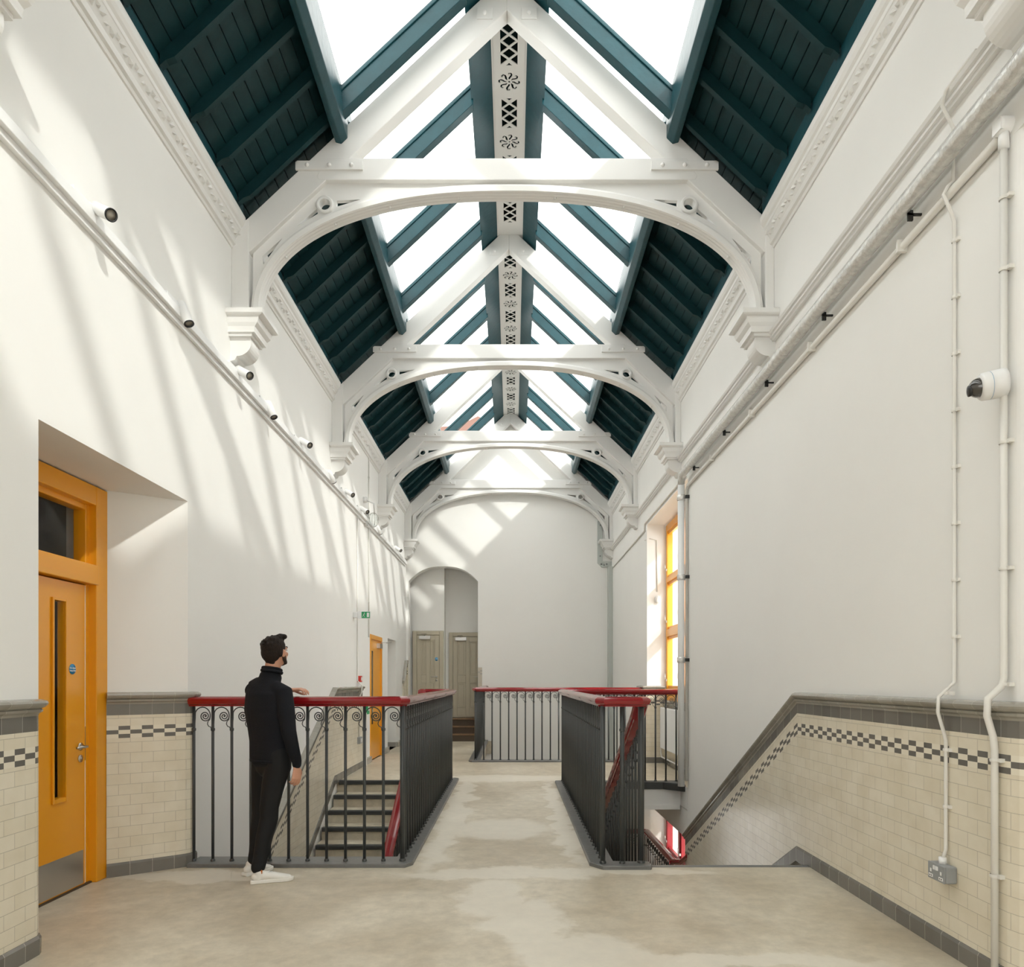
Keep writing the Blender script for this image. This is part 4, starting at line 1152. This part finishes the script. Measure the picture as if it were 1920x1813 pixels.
for k, (px, d) in enumerate(spots):
    X = XL + 0.09; y = F * -X / (VX - px)
    R = empty('track_spotlight', (XL + 0.035, y, TZ + 0.04), 'white cylindrical track spotlight, ' + olab[k], 'spotlight', 'spotlights along the left wall track')
    m_ = MB(); m_.box(XL + 0.008, XL + 0.052, y - 0.24, y - 0.03, TZ + 0.036, TZ + 0.066); m_.build('driver_box', M['whiteplastic'], R, bevel=0.004)
    dv = Vector(d).normalized()
    A_, B_, C_ = (0.75, -0.40, -0.50), (0.40, -0.12, -0.90), (0.25, 0.62, -0.60)
    dv = Vector((A_, B_, A_, B_, A_, C_, A_, A_, C_, A_)[k]).normalized()
    piv = Vector((XL + 0.05, y - 0.02, TZ + 0.075))
    m_ = MB(); m_.tube([(XL + 0.03, y - 0.045, TZ + 0.05), (XL + 0.03, y - 0.045, TZ + 0.085), piv], 0.010, 8); m_.build('swivel_arm', M['whiteplastic'], R)
    c0 = piv - dv * 0.01
    m_ = MB(); m_.lathe([(0.0, 0.0), (0.032, 0.0), (0.036, 0.006), (0.036, 0.18), (0.033, 0.182)], c0, dv, 24); hd = m_.build('lamp_head', M['whiteplastic'], R)
    m_ = MB(); m_.lathe([(0.037, 0.176), (0.037, 0.184), (0.031, 0.184), (0.030, 0.170)], c0, dv, 24); m_.build('bezel', M['black'], hd)
    m_ = MB(); m_.lathe([(0.0, 0.174), (0.030, 0.174), (0.030, 0.170)], c0, dv, 20); m_.build('lens', paint('spot_lens', (0.30, 0.27, 0.22), 0.15) if k == 0 else bpy.data.materials['spot_lens'], hd)

# ------------------------------------------------------------------ small fittings, left wall
def yl(px, off=0.0): return F * -(XL + off) / (VX - px)
def zl_(py, y): return H + (VY - py) * y / F
y = yl(686); z = zl_(975, y)
R = empty('bulkhead_lamp', (XL, y, z), 'clear glass bulkhead lamp with bracket high on the left wall', 'lamp')
m_ = MB(); m_.box(XL, XL + 0.05, y - 0.18, y - 0.06, z - 0.12, z + 0.12); m_.build('back_box', M['steel'], R, bevel=0.006)
m_ = MB(); m_.tube([(XL + 0.03, y - 0.2, z + 0.30), (XL + 0.16, y - 0.1, z + 0.26), (XL + 0.15, y, z + 0.1)], 0.014, 8); m_.cyl((XL, y - 0.2, z + 0.30), (XL + 0.06, y - 0.2, z + 0.30), 0.05, 16); m_.build('bracket', M['whiteplastic'], R)
m_ = MB(); m_.ell((XL + 0.13, y, z), (0.09, 0.09, 0.12), 20, 12); m_.build('glass_globe', M['glass'], R)
m_ = MB()
for k in range(6):
    a = k * PI / 6
    m_.tube([(XL + 0.13 + 0.095 * math.cos(t) * math.cos(a), y + 0.095 * math.cos(t) * math.sin(a), z + 0.125 * math.sin(t)) for t in [j * PI / 8 for j in range(17)]], 0.003, 4)
m_.build('wire_guard', M['steel'], R)
y = yl(663); z = zl_(1153, y)
R = empty('exit_sign', (XL, y, z), 'small white and green running-man exit sign projecting from the left wall', 'exit sign')
m_ = MB(); m_.box(XL, XL + 0.07, y - 0.05, y + 0.05, z - 0.045, z + 0.045); m_.build('housing', M['whiteplastic'], R, bevel=0.01)
m_ = MB(); m_.box(XL + 0.07, XL + 0.27, y - 0.015, y + 0.015, z - 0.06, z + 0.06); m_.build('lit_panel', M['whiteplastic'], R, bevel=0.004)
m_ = MB(); m_.box(XL + 0.13, XL + 0.262, y - 0.017, y + 0.0, z - 0.05, z + 0.05); gp = m_.build('green_face', M['green'], R)
m_ = MB(); yy = y - 0.019
m_.cyl((XL + 0.175, yy, z + 0.028), (XL + 0.175, yy + 0.002, z + 0.028), 0.008, 12)
for q in ([(0.172, 0.018), (0.162, -0.006)], [(0.170, 0.012), (0.186, 0.006)], [(0.170, 0.012), (0.154, 0.004)], [(0.162, -0.006), (0.176, -0.020), (0.176, -0.036)], [(0.162, -0.006), (0.150, -0.024), (0.140, -0.026)]):
    m_.tube([(XL + a, yy, z + c) for a, c in q], 0.0035, 4)
m_.box(XL + 0.215, XL + 0.25, yy, yy + 0.002, z - 0.035, z + 0.035)
m_.build('running_figure', M['whiteplastic'], gp)
y = yl(671); z = zl_(1273, y)
R = empty('fire_call_point', (XL, y, z), 'red fire alarm call point on the left wall above the stair dado', 'alarm')
m_ = MB(); m_.box(XL, XL + 0.06, y - 0.06, y + 0.06, z - 0.05, z + 0.05); m_.build('case', M['redsign'], R, bevel=0.006)
m_ = MB(); m_.box(XL + 0.0595, XL + 0.062, y - 0.035, y + 0.035, z - 0.025, z + 0.03); m_.build('glass_plate', M['whiteplastic'], R)
y = yl(682); z = 0.98
R = empty('door_release', (TL, y, z), 'green emergency door release box beside the far yellow door', 'switch')
m_ = MB(); m_.box(TL, TL + 0.06, y - 0.08, y + 0.08, z - 0.11, z + 0.11); m_.build('case', M['green'], R, bevel=0.006)
m_ = MB(); m_.box(TL + 0.0595, TL + 0.062, y - 0.04, y + 0.04, z - 0.05, z + 0.03); m_.build('glass_plate', M['whiteplastic'], R)
y = yl(669); z = 0.47
R = empty('wall_socket', (TL, y, z), 'small grey socket on the far left tiled dado', 'socket')
m_ = MB(); m_.box(TL, TL + 0.05, y - 0.09, y + 0.09, z - 0.055, z + 0.055); m_.build('back_box', M['greymetal'], R, bevel=0.006)
m_ = MB(); m_.box(TL + 0.05, TL + 0.053, y - 0.05, y - 0.01, z - 0.03, z + 0.03); m_.box(TL + 0.05, TL + 0.053, y + 0.02, y + 0.06, z - 0.03, z + 0.03); m_.build('socket_opening', M['whiteplastic'], R)
y = yl(669)
R = empty('conduit', (XL, y, 0), 'thin white conduit down the left wall to the exit sign and red call point', 'pipe')
m_ = MB(); m_.tube([(XL + 0.012, y, 4.1), (XL + 0.012, y, 1.44), (TL + 0.06, y, 1.36), (TL + 0.055, y, 1.26), (TL + 0.012, y, 1.15), (TL + 0.012, y, 0.52)], 0.011, 6); m_.build('tube', M['conduit'], R)
y = yl(690.5)
R = empty('conduit', (XL, y, 0), 'slender conduit down the left wall ending above the far yellow door', 'pipe')
m_ = MB(); m_.tube([(XL + 0.012, y, 5.35), (XL + 0.012, y, 2.2)], 0.010, 6); m_.build('tube', M['conduit'], R)
for zz in (5.0, 4.4, 3.5, 2.8):
    m_ = MB(); m_.box(XL, XL + 0.026, y - 0.02, y + 0.02, zz, zz + 0.02); m_.build('clip', M['conduit'], R)
R = empty('cable_trunking', (XL, 12.1, 0), 'pale grey cable trunking rising from the floor beside the far yellow door', 'trunking')
m_ = MB(); m_.box(XL, XL + 0.07, 12.06, 12.20, 0.0, 0.9); m_.build('cover', M['conduit'], R, bevel=0.004)
# gable: small sounder; grey steel post and plate in the far right corner
y = YE; R = empty('alarm_sounder', ((957 - VX) / F * y, y, zl_(833, y)), 'small square sounder box high on the end gable', 'alarm')
cx_, cz_ = R.location.x, R.location.z
m_ = MB(); m_.box(cx_ - 0.06, cx_ + 0.06, y - 0.06, y, cz_ - 0.05, cz_ + 0.05); m_.build('case', M['conduit'], R, bevel=0.006)
m_ = MB(); m_.cyl((cx_, y - 0.062, cz_), (cx_, y - 0.058, cz_), 0.03, 16); m_.build('grille', M['greymetal'], R)
R = empty('steel_post', (2.25, YE, 0), 'grey-green steel post with bolted plate in the far right corner', 'post')
m_ = MB(); m_.box(2.26, XR, YE - 0.20, YE, LOW + 0.1, 4.13); m_.build('post', M['greypost'], R, bevel=0.006)
m_ = MB()
def ex(px): return (px - VX) / F * YE
def ez(py): return zl_(py, YE)
m_.prism([(ex(1120), ez(977)), (ex(1129), ez(977)), (ex(1129), ez(1053)), (ex(1147), ez(1053)), (ex(1147), ez(1064)), (ex(1128), ez(1064)), (ex(1120), ez(1056))], 'y', YE - 0.03, YE)
pl = m_.build('corner_plate', M['greypost'], R, bevel=0.004)
for (px, py) in ((1125, 985), (1125, 1043), (1127, 1058), (1132, 1060), (1137, 1058)):
    m_ = MB(); m_.cyl((ex(px), YE - 0.045, ez(py)), (ex(px), YE - 0.03, ez(py)), 0.02, 8); m_.build('bolt', M['greymetal'], pl)
# conduit beyond the window on right wall, lamp in the niche
R = empty('conduit', (XR, 13, 4.1), 'white conduit sloping past the top of the yellow window to the far corner', 'pipe')
m_ = MB(); m_.tube([(XR - 0.015, 9.75, 4.22), (XR - 0.015, 12.75, 4.22), (XR - 0.015, 12.78, 4.1), (XR - 0.015, 16.9, 4.08)], 0.014, 6)
m_.tube([(XR - 0.015, 12.76, 3.93), (XR + 0.05, 12.63, 3.93), (XR + 0.17, 12.625, 3.90), (XR + 0.18, 12.625, 3.0)], 0.010, 6); m_.build('tube', M['conduit'], R)
R = empty('pull_switch', (XR + 0.18, 12.6, 2.9), 'small round white fitting hanging on the far jamb of the yellow window', 'switch')
m_ = MB(); m_.ell((XR + 0.18, 12.60, 2.86), (0.045, 0.04, 0.07), 14, 10); m_.build('body', M['whiteplastic'], R)
# small handrail bracket on end wall
for px in (907, 1128):
    pass

R = empty('glare_screen_wall', (6.2, 12, LOW), 'unseen low wall added outside the right-hand windows to cut sky glare', 'building')  # unseen wall, added to keep sky glare out of the lower window
m_ = MB(); m_.box(5.8, 6.4, 4, 24, LOW, 0.9); m_.build('wall', M['doorgrey'], R); m_ = MB(); m_.box(5.75, 6.45, 4, 24, 0.9, 0.98); m_.build('coping', M['kerb'], R)
# neighbour's roof seen through the far glazing
R = empty('neighbouring_roof', (-1.5, 27, 9), 'orange tiled roof of a neighbouring building beyond the far left glazing', 'building')
m_ = MB(); m_.prism([(-3.4, 9.0), (-0.4, 9.0), (-0.6, 11.0), (-1.3, 11.35), (-2.0, 11.0), (-3.4, 10.9)], 'y', 27, 34); m_.build('roof', M['orangetile'], R)
m_ = MB(); m_.box(-3.4, -0.4, 27, 34, 0, 9.0); m_.build('wall', M['plaster'], R)

# ------------------------------------------------------------------ the man
MY = 5.27
man = empty('person', (-1.80, 5.25, 0), 'man in black jacket, black trousers and white trainers leaning on the red rail', 'person')
fw = Vector((0.62, 0.785, 0)).normalized(); rt = Vector((fw.y, -fw.x, 0))
UP = Vector((0, 0, 1))
def capsule(mb, pts, n=14):
    """pts: (Vector, r) or (Vector, (ra, rb), dir_a)"""
    P = [Vector(p[0]) for p in pts]
    # round the ends
    vs = []; rings = []; prev = None
    for i, p in enumerate(pts):
        c = P[i]
        t = (P[min(i + 1, len(P) - 1)] - P[max(i - 1, 0)]).normalized()
        if len(p) > 2: a = Vector(p[2]); ra, rb = p[1]
        else:
            a = prev if prev is not None else t.orthogonal(); ra = rb = p[1]
        a = (a - t * a.dot(t))
        if a.length < 1e-3: a = t.orthogonal()
        a.normalize(); w = t.cross(a).normalized(); prev = a
        rings.append((c, t, a, w, ra, rb))
    def cap(rg, sgn):
        c, t, a, w, ra, rb = rg; rm = min(ra, rb)
        return [(c + t * sgn * rm * math.sin(q), t, a, w, ra * math.cos(q), rb * math.cos(q)) for q in (0.45, 0.9, 1.3)]
    allr = cap(rings[0], -1)[::-1] + rings + cap(rings[-1], 1)
    for (c, t, a, w, ra, rb) in allr:
        for k in range(n):
            q = 2 * PI * k / n; vs.append(c + a * ra * math.cos(q) + w * rb * math.sin(q))
    m = len(allr)
    fs = [(i * n + k, i * n + (k + 1) % n, (i + 1) * n + (k + 1) % n, (i + 1) * n + k) for i in range(m - 1) for k in range(n)]
    fs += [tuple(range(n - 1, -1, -1)), tuple((m - 1) * n + k for k in range(n))]
    mb.add(vs, fs, None, 0, True)
pelvis = Vector((-1.765, 5.27, 0.95)); chest = Vector((-1.785, 5.26, 1.26)); waist = Vector((-1.775, 5.27, 1.08))
shc = Vector((-1.785, 5.27, 1.415))
Rsh = Vector((-1.640, 5.168, 1.362)); Lsh = Vector((-1.940, 5.385, 1.372))
Rel = Vector((-1.585, 5.10, 1.085)); Rwr = Vector((-1.548, 5.165, 0.835))
Lel = Vector((-1.93, 5.60, 1.372)); Lwr = Vector((-1.745, 5.635, 1.366))
Rhip = pelvis + rt * 0.085 - UP * 0.03; Lhip = pelvis - rt * 0.085 - UP * 0.03
Rkn = Vector((-1.758, 5.20, 0.50)); Ran = Vector((-1.822, 5.155, 0.085))
Lkn = Vector((-1.885, 5.40, 0.50)); Lan = Vector((-1.925, 5.375, 0.085))
head = Vector((-1.742, 5.285, 1.655)); neck = Vector((-1.765, 5.275, 1.50))
hf = Vector((0.40, 0.91, 0.12)).normalized(); hr = Vector((0.91, -0.40, 0)).normalized(); hu = hr.cross(hf).normalized()
hrot = Matrix((hr, hf, hu)).transposed()
def hp_(x, y, z): return head + hr * x + hf * y + hu * z
# -- body: one continuous surface
bm_ = MB()
bm_.ell(hp_(0, -0.008, 0.025), (0.073, 0.092, 0.085), 24, 16, rot=hrot)
bm_.ell(hp_(0, 0.030, -0.030), (0.060, 0.062, 0.078), 20, 14, rot=hrot)
bm_.ell(hp_(0, 0.055, -0.078), (0.036, 0.034, 0.030), 16, 10, rot=hrot)
capsule(bm_, [(hp_(0, 0.092, 0.012), 0.008), (hp_(0, 0.106, -0.018), 0.013), (hp_(0, 0.100, -0.026), 0.013)], 10)
for s in (-1, 1):
    bm_.ell(hp_(0.011 * s, 0.098, -0.027), (0.008, 0.009, 0.007), 10, 8, rot=hrot)
    bm_.ell(hp_(0.030 * s, 0.076, 0.022), (0.020, 0.014, 0.008), 10, 8, rot=hrot)
    bm_.ell(hp_(0.038 * s, 0.062, -0.022), (0.022, 0.022, 0.020), 10, 8, rot=hrot)
    er = Matrix.Rotation(0.35 * s, 3, 'Z')
    bm_.ell(hp_(0.076 * s, 0.000, -0.008), (0.009, 0.019, 0.031), 12, 10, rot=hrot @ Matrix.Rotation(-0.4 * s, 3, 'Z'))
    bm_.ell(hp_(0.079 * s, 0.004, -0.004), (0.010, 0.011, 0.022), 12, 10, rot=hrot @ Matrix.Rotation(-0.4 * s, 3, 'Z'))
bm_.ell(hp_(0, 0.092, -0.050), (0.024, 0.008, 0.006), 12, 8, rot=hrot)
capsule(bm_, [(hp_(0, -0.01, -0.04), 0.056), (neck + UP * 0.01, 0.056), (shc, 0.062)])
capsule(bm_, [(shc - UP * 0.06, (0.12, 0.065), rt), (chest, (0.135, 0.085), rt), (waist, (0.115, 0.075), rt), (pelvis, (0.125, 0.085), rt)], 20)
capsule(bm_, [(shc - UP * 0.03, 0.04), (Rsh, 0.04), ((Rsh + Rel) / 2, 0.036), (Rel, 0.031), ((Rel * 0.6 + Rwr * 0.4), 0.030), (Rwr, 0.025)])
capsule(bm_, [(shc - UP * 0.03, 0.04), (Lsh, 0.04), ((Lsh + Lel) / 2, 0.034), (Lel, 0.029), ((Lel * 0.6 + Lwr * 0.4), 0.028), (Lwr, 0.025)])
for (h_, k_, a_) in ((Rhip, Rkn, Ran), (Lhip, Lkn, Lan)):
    capsule(bm_, [(h_ + UP * 0.02, 0.07), (h_ - UP * 0.08, 0.068), ((h_ + k_) / 2, 0.058), (k_, 0.045), (k_ * 0.7 + a_ * 0.3, 0.044), (k_ * 0.25 + a_ * 0.75, 0.036), (a_, 0.034)])
# hands
def hand(mb, wr, d, side, palm, curl, thumb_sgn, spread=0.0, r0=0.0085, L0=(0.070, 0.078, 0.072, 0.056)):
    """d: direction of the fingers; side: across the knuckles from index to little; palm: direction the palm faces"""
    d, side, palm = Vector(d).normalized(), Vector(side).normalized(), Vector(palm).normalized()
    capsule(mb, [(wr - d * 0.02, (0.026, 0.019), side), (wr + d * 0.015, (0.028, 0.017), side), (wr + d * 0.045, (0.036, 0.015), side), (wr + d * 0.078, (0.039, 0.013), side)])
    for k, off in enumerate((-0.030, -0.010, 0.011, 0.030)):
        base = wr + d * (0.082 - 0.004 * abs(k - 1.2)) + side * off
        ang = 0.0; p = base; pts = [(p, r0 + 0.001)]
        fd = (d + side * spread * (k - 1.5)).normalized()
        for j, fr in enumerate((0.46, 0.31, 0.23)):
            ang += curl[k] * (0.8, 1.1, 0.7)[j]
            q = fd * math.cos(ang) + palm * math.sin(ang)
            p = p + q * L0[k] * fr
            pts.append((p, r0 - 0.0008 * j - (0.0008 if k == 3 else 0)))
        capsule(mb, pts, 9)
    tb = wr + d * 0.022 - side * 0.026 + palm * 0.004
    t1 = tb + (d * 0.55 - side * 0.62 + palm * 0.45).normalized() * 0.038
    t2 = t1 + (d * 0.85 - side * 0.15 + palm * 0.45).normalized() * 0.030
    t3 = t2 + (d * 0.95 + side * 0.1 + palm * 0.30).normalized() * 0.022
    capsule(mb, [(tb, 0.015), (t1, 0.0115), (t2, 0.0105), (t3, 0.009)], 9)
hd_ = (Vector((0.02, 0.03, -1))).normalized()
# right hand hangs: knuckles point down, thumb forward (towards fw), palm faces thigh (-rt)
hand(bm_, Rwr - UP * 0.012, (-0.02, 0.02, -1), -fw, -rt, (0.42, 0.50, 0.58, 0.62), 1)
# left hand rests along the rail, fingers drooping over the edge
hand(bm_, Lwr + Vector((0.012, 0, 0.004)), (0.93, -0.10, 0.10), (0.08, -0.99, -0.05), (0, 0, -1), (0.34, 0.42, 0.50, 0.58), 1)
me = remesh(bm_, 0.0042, 3); me.materials.append(M['skin'])
put('body', me, man)
# eyes, brows
for s in (-1, 1):
    e_ = MB(); e_.ell(hp_(0.031 * s, 0.086, 0.008), (0.0135, 0.008, 0.0075), 12, 8, rot=hrot); eo = e_.build('eye', M['whiteplastic'], man)
    e_ = MB(); e_.ell(hp_(0.031 * s, 0.0925, 0.008), (0.006, 0.003, 0.006), 10, 8, rot=hrot); e_.build('iris', M['hair'], eo)
    e_ = MB(); capsule(e_, [(hp_(0.014 * s, 0.094, 0.028), 0.0035), (hp_(0.032 * s, 0.090, 0.033), 0.004), (hp_(0.050 * s, 0.078, 0.027), 0.003)], 8); e_.build('eyebrow', M['hair'], man)
# beard
bd = MB()
bd.ell(hp_(0, 0.052, -0.076), (0.043, 0.042, 0.032), 16, 10, rot=hrot)
for s in (-1, 1):
    capsule(bd, [(hp_(0.068 * s, 0.012, -0.016), 0.012), (hp_(0.060 * s, 0.022, -0.052), 0.016), (hp_(0.034 * s, 0.055, -0.082), 0.018)], 10)
me = remesh(bd, 0.005, 2); me.materials.append(M['beard']); put('beard', me, man)
# hair
hb = MB()
hb.ell(hp_(0, -0.018, 0.038), (0.083, 0.094, 0.083), 24, 16, rot=hrot)
capsule(hb, [(hp_(-0.045, 0.050, 0.100), 0.016), (hp_(0.0, 0.064, 0.112), 0.022), (hp_(0.045, 0.060, 0.108), 0.020)], 10)
hb.ell(hp_(0, -0.048, 0.000), (0.074, 0.062, 0.076), 20, 14, rot=hrot)
for s in (-1, 1):
    hb.ell(hp_(0.066 * s, -0.022, 0.010), (0.017, 0.036, 0.046), 12, 10, rot=hrot)
capsule(hb, [(hp_(0.0, -0.062, -0.05), (0.048, 0.024), hr), (hp_(0.0, -0.058, -0.072), (0.040, 0.018), hr)], 12)
for k in range(22):
    a = random.uniform(-1, 1); y_ = random.uniform(0.01, 0.075)
    p = hp_(0.045 * a, y_, 0.105 - 0.25 * (y_ - 0.02) ** 1 * 0.6)
    capsule(hb, [(p - hu * 0.02, 0.014), (p + hr * 0.004 * a + hu * 0.000, 0.013), (p + hr * 0.006 * a + hf * 0.010 + hu * 0.012, 0.008)], 8)
for k in range(40):
    a = random.uniform(0, 2 * PI); el = random.uniform(0.1, 1.3)
    n_ = Vector((math.cos(a) * math.cos(el), math.sin(a) * math.cos(el) - 0.1, math.sin(el)))
    if n_.y > 0.1 or n_.z < 0.3: continue
    p = hp_(0.080 * n_.x, -0.018 + 0.092 * n_.y, 0.038 + 0.082 * n_.z)
    q = hp_(0.080 * n_.x + 0.006, -0.030 + 0.092 * n_.y, 0.030 + 0.082 * n_.z)
    capsule(hb, [(p, 0.007), (q, 0.006)], 6)
me = remesh(hb, 0.0045, 1); me.materials.append(M['hair']); put('hair', me, man)
# jacket
jb = MB()
jo = -rt * 0.020
capsule(jb, [(shc + UP * 0.055, (0.075, 0.066), rt), (shc + UP * 0.022, (0.125, 0.080), rt), (shc - UP * 0.012 + jo, (0.190, 0.098), rt), (shc - UP * 0.07 + jo, (0.212, 0.120), rt), (chest - UP * 0.02 + jo, (0.208, 0.132), rt), (waist + UP * 0.02 + jo * 0.8, (0.190, 0.126), rt), (pelvis + UP * 0.04 + jo * 0.5, (0.182, 0.128), rt), (pelvis - UP * 0.055 + jo * 0.5, (0.180, 0.130), rt)], 24)
capsule(jb, [(shc + rt * 0.10 - UP * 0.03, 0.058), (Rsh, 0.062), (Rsh * 0.55 + Rel * 0.45, 0.061), (Rel, 0.053), (Rel * 0.5 + Rwr * 0.5, 0.047), (Rwr + UP * 0.035, 0.036), (Rwr + UP * 0.01, 0.034)], 18)
capsule(jb, [(shc - rt * 0.12 - UP * 0.03, 0.058), (Lsh, 0.062), (Lsh * 0.5 + Lel * 0.5, 0.058), (Lel, 0.048), (Lel * 0.5 + Lwr * 0.5, 0.044), (Lwr * 0.92 + Lel * 0.08, 0.035)], 18)
capsule(jb, [(neck - UP * 0.035, (0.076, 0.072), rt), (neck - UP * 0.0, (0.066, 0.064), rt)], 16)
for q in (1.01, 1.06):   # soft folds above the hem
    for t in range(0):
        pass
me = remesh(jb, 0.007, 9); me.materials.append(M['knit'])
# cut the flat hem
jk = put('jacket', me, man)
cl = MB(); cl.tube([neck + rt * 0.064 * math.cos(t) + fw * 0.062 * math.sin(t) + UP * (0.030 - 0.012 * math.sin(t)) + hr * 0.004 for t in [k * PI / 14 for k in range(28)]], 0.013, 8, closed=True)
cl.tube([neck + rt * 0.068 * math.cos(t) + fw * 0.066 * math.sin(t) + UP * (0.012 - 0.012 * math.sin(t)) + hr * 0.002 for t in [k * PI / 14 for k in range(28)]], 0.014, 8, closed=True)
cl.build('collar', M['knit'], jk)
hm = MB(); hc_ = pelvis - UP * 0.085 + jo * 0.5
hm.tube([hc_ + rt * 0.172 * math.cos(t) + fw * 0.122 * math.sin(t) for t in [k * PI / 20 for k in range(40)]], 0.011, 8, closed=True); hm.build('hem', M['knit'], jk)
# trousers
tb = MB()
capsule(tb, [(pelvis + UP * 0.02, (0.150, 0.108), rt), (pelvis - UP * 0.05, (0.162, 0.118), rt), (pelvis - UP * 0.11, (0.150, 0.110), rt)], 22)
for (h_, k_, a_) in ((Rhip, Rkn, Ran), (Lhip, Lkn, Lan)):
    capsule(tb, [(h_ + UP * 0.0, 0.096), (h_ - UP * 0.10, 0.094), ((h_ + k_) / 2 , 0.083), (k_ + UP * 0.03, 0.068), (k_ - UP * 0.05, 0.065), (k_ * 0.55 + a_ * 0.45, 0.060), (k_ * 0.2 + a_ * 0.8, 0.051), (a_ + UP * 0.025, 0.050)], 18)
# creases at knee and seat
    for j in range(5):
        zc2 = k_ + UP * (0.10 - 0.05 * j) + fw * 0.02
        capsule(tb, [(zc2 - rt * 0.045 + UP * 0.02 - fw * 0.03, 0.014), (zc2 + rt * 0.0 - fw * 0.052, 0.016), (zc2 + rt * 0.045 - UP * 0.025 - fw * 0.035, 0.014)], 8)
me = remesh(tb, 0.007, 4); me.materials.append(M['trouser']); put('trousers', me, man)
# shoes
def shoe(heel, toe):
    heel, toe = Vector(heel), Vector(toe); d = (toe - heel).normalized(); w = Vector((d.y, -d.x, 0)); Ln = (toe - heel).length
    outl = [(0.0, 0.028), (0.03, 0.035), (0.25, 0.034), (0.5, 0.040), (0.70, 0.049), (0.85, 0.044), (0.95, 0.028), (1.0, 0.010)]
    m_ = MB(); pts = [heel + d * Ln * t + w * r for t, r in outl] + [heel + d * Ln * t - w * r for t, r in outl[::-1]]
    m_.prism([(p.x, p.y) for p in pts], 'z', 0.0, 0.026)
    so = m_.build('shoe', M['sole'], man, bevel=0.006); so.name = 'shoe'
    u = MB()
    capsule(u, [(heel + d * 0.035 + UP * 0.045, (0.032, 0.030), w), (heel + d * 0.10 + UP * 0.048, (0.034, 0.036), w), (heel + d * 0.16 + UP * 0.040, (0.040, 0.030), w), (heel + d * (Ln - 0.075) + UP * 0.030, (0.045, 0.022), w), (heel + d * (Ln - 0.035) + UP * 0.026, (0.033, 0.016), w)], 16)
    capsule(u, [(heel + d * 0.055 + UP * 0.03, 0.034), (heel + d * 0.062 + UP * 0.075, 0.036)], 14)
    me = remesh(u, 0.005, 3); me.materials.append(M['shoe']); up_ = put('upper', me, so)
    l = MB()
    for k in range(5):
        t = 0.125 + 0.018 * k; h = 0.083 - 0.0075 * k
        l.tube([heel + d * t + w * 0.022 + UP * (h - 0.012), heel + d * (t + 0.004) + UP * h, heel + d * t - w * 0.022 + UP * (h - 0.012)], 0.003, 6)
    l.build('laces', M['whiteplastic'], so)
    return so
shoe((-1.868, 5.125, 0), (-1.590, 5.235, 0))
shoe((-1.985, 5.315, 0), (-1.845, 5.535, 0))
m_ = MB(); m_.tube([Ran + rt * 0.036 + UP * 0.02, Ran + rt * 0.040 - UP * 0.015], 0.010, 8); m_.build('sock', M['sock'], man)

# ------------------------------------------------------------------ camera
cam = bpy.data.cameras.new('camera'); co = bpy.data.objects.new('camera', cam); COL.objects.link(co)
co.location = (0, 0, H); co.rotation_euler = (PI / 2, 0, 0)
cam.sensor_fit = 'HORIZONTAL'; cam.sensor_width = 36; cam.lens = 36 * F / 1920
cam.shift_x = (960 - VX) / 1920; cam.shift_y = (VY - 906.5) / 1920
cam.clip_end = 200
S.camera = co
# ------------------------------------------------------------------ light
sun = bpy.data.lights.new('sun', 'SUN'); so = bpy.data.objects.new('sun', sun); COL.objects.link(so)
sd = Vector((-1.0, 1.3, -1.0))
so.rotation_euler = sd.to_track_quat('-Z', 'Y').to_euler()
sun.energy = 2.6; sun.angle = math.radians(1.6); sun.color = (1.0, 0.97, 0.92)
so['kind'] = 'light'
w = bpy.data.worlds.new('world'); S.world = w; w.use_nodes = True
bg = w.node_tree.nodes['Background']; bg.inputs['Color'].default_value = (1.0, 0.978, 0.95, 1); bg.inputs['Strength'].default_value = 5.0
S.view_settings.view_transform = 'Standard'; S.view_settings.look = 'None'; S.view_settings.gamma = 1; S.view_settings.use_curve_mapping = False
S.view_settings.exposure = -0.17
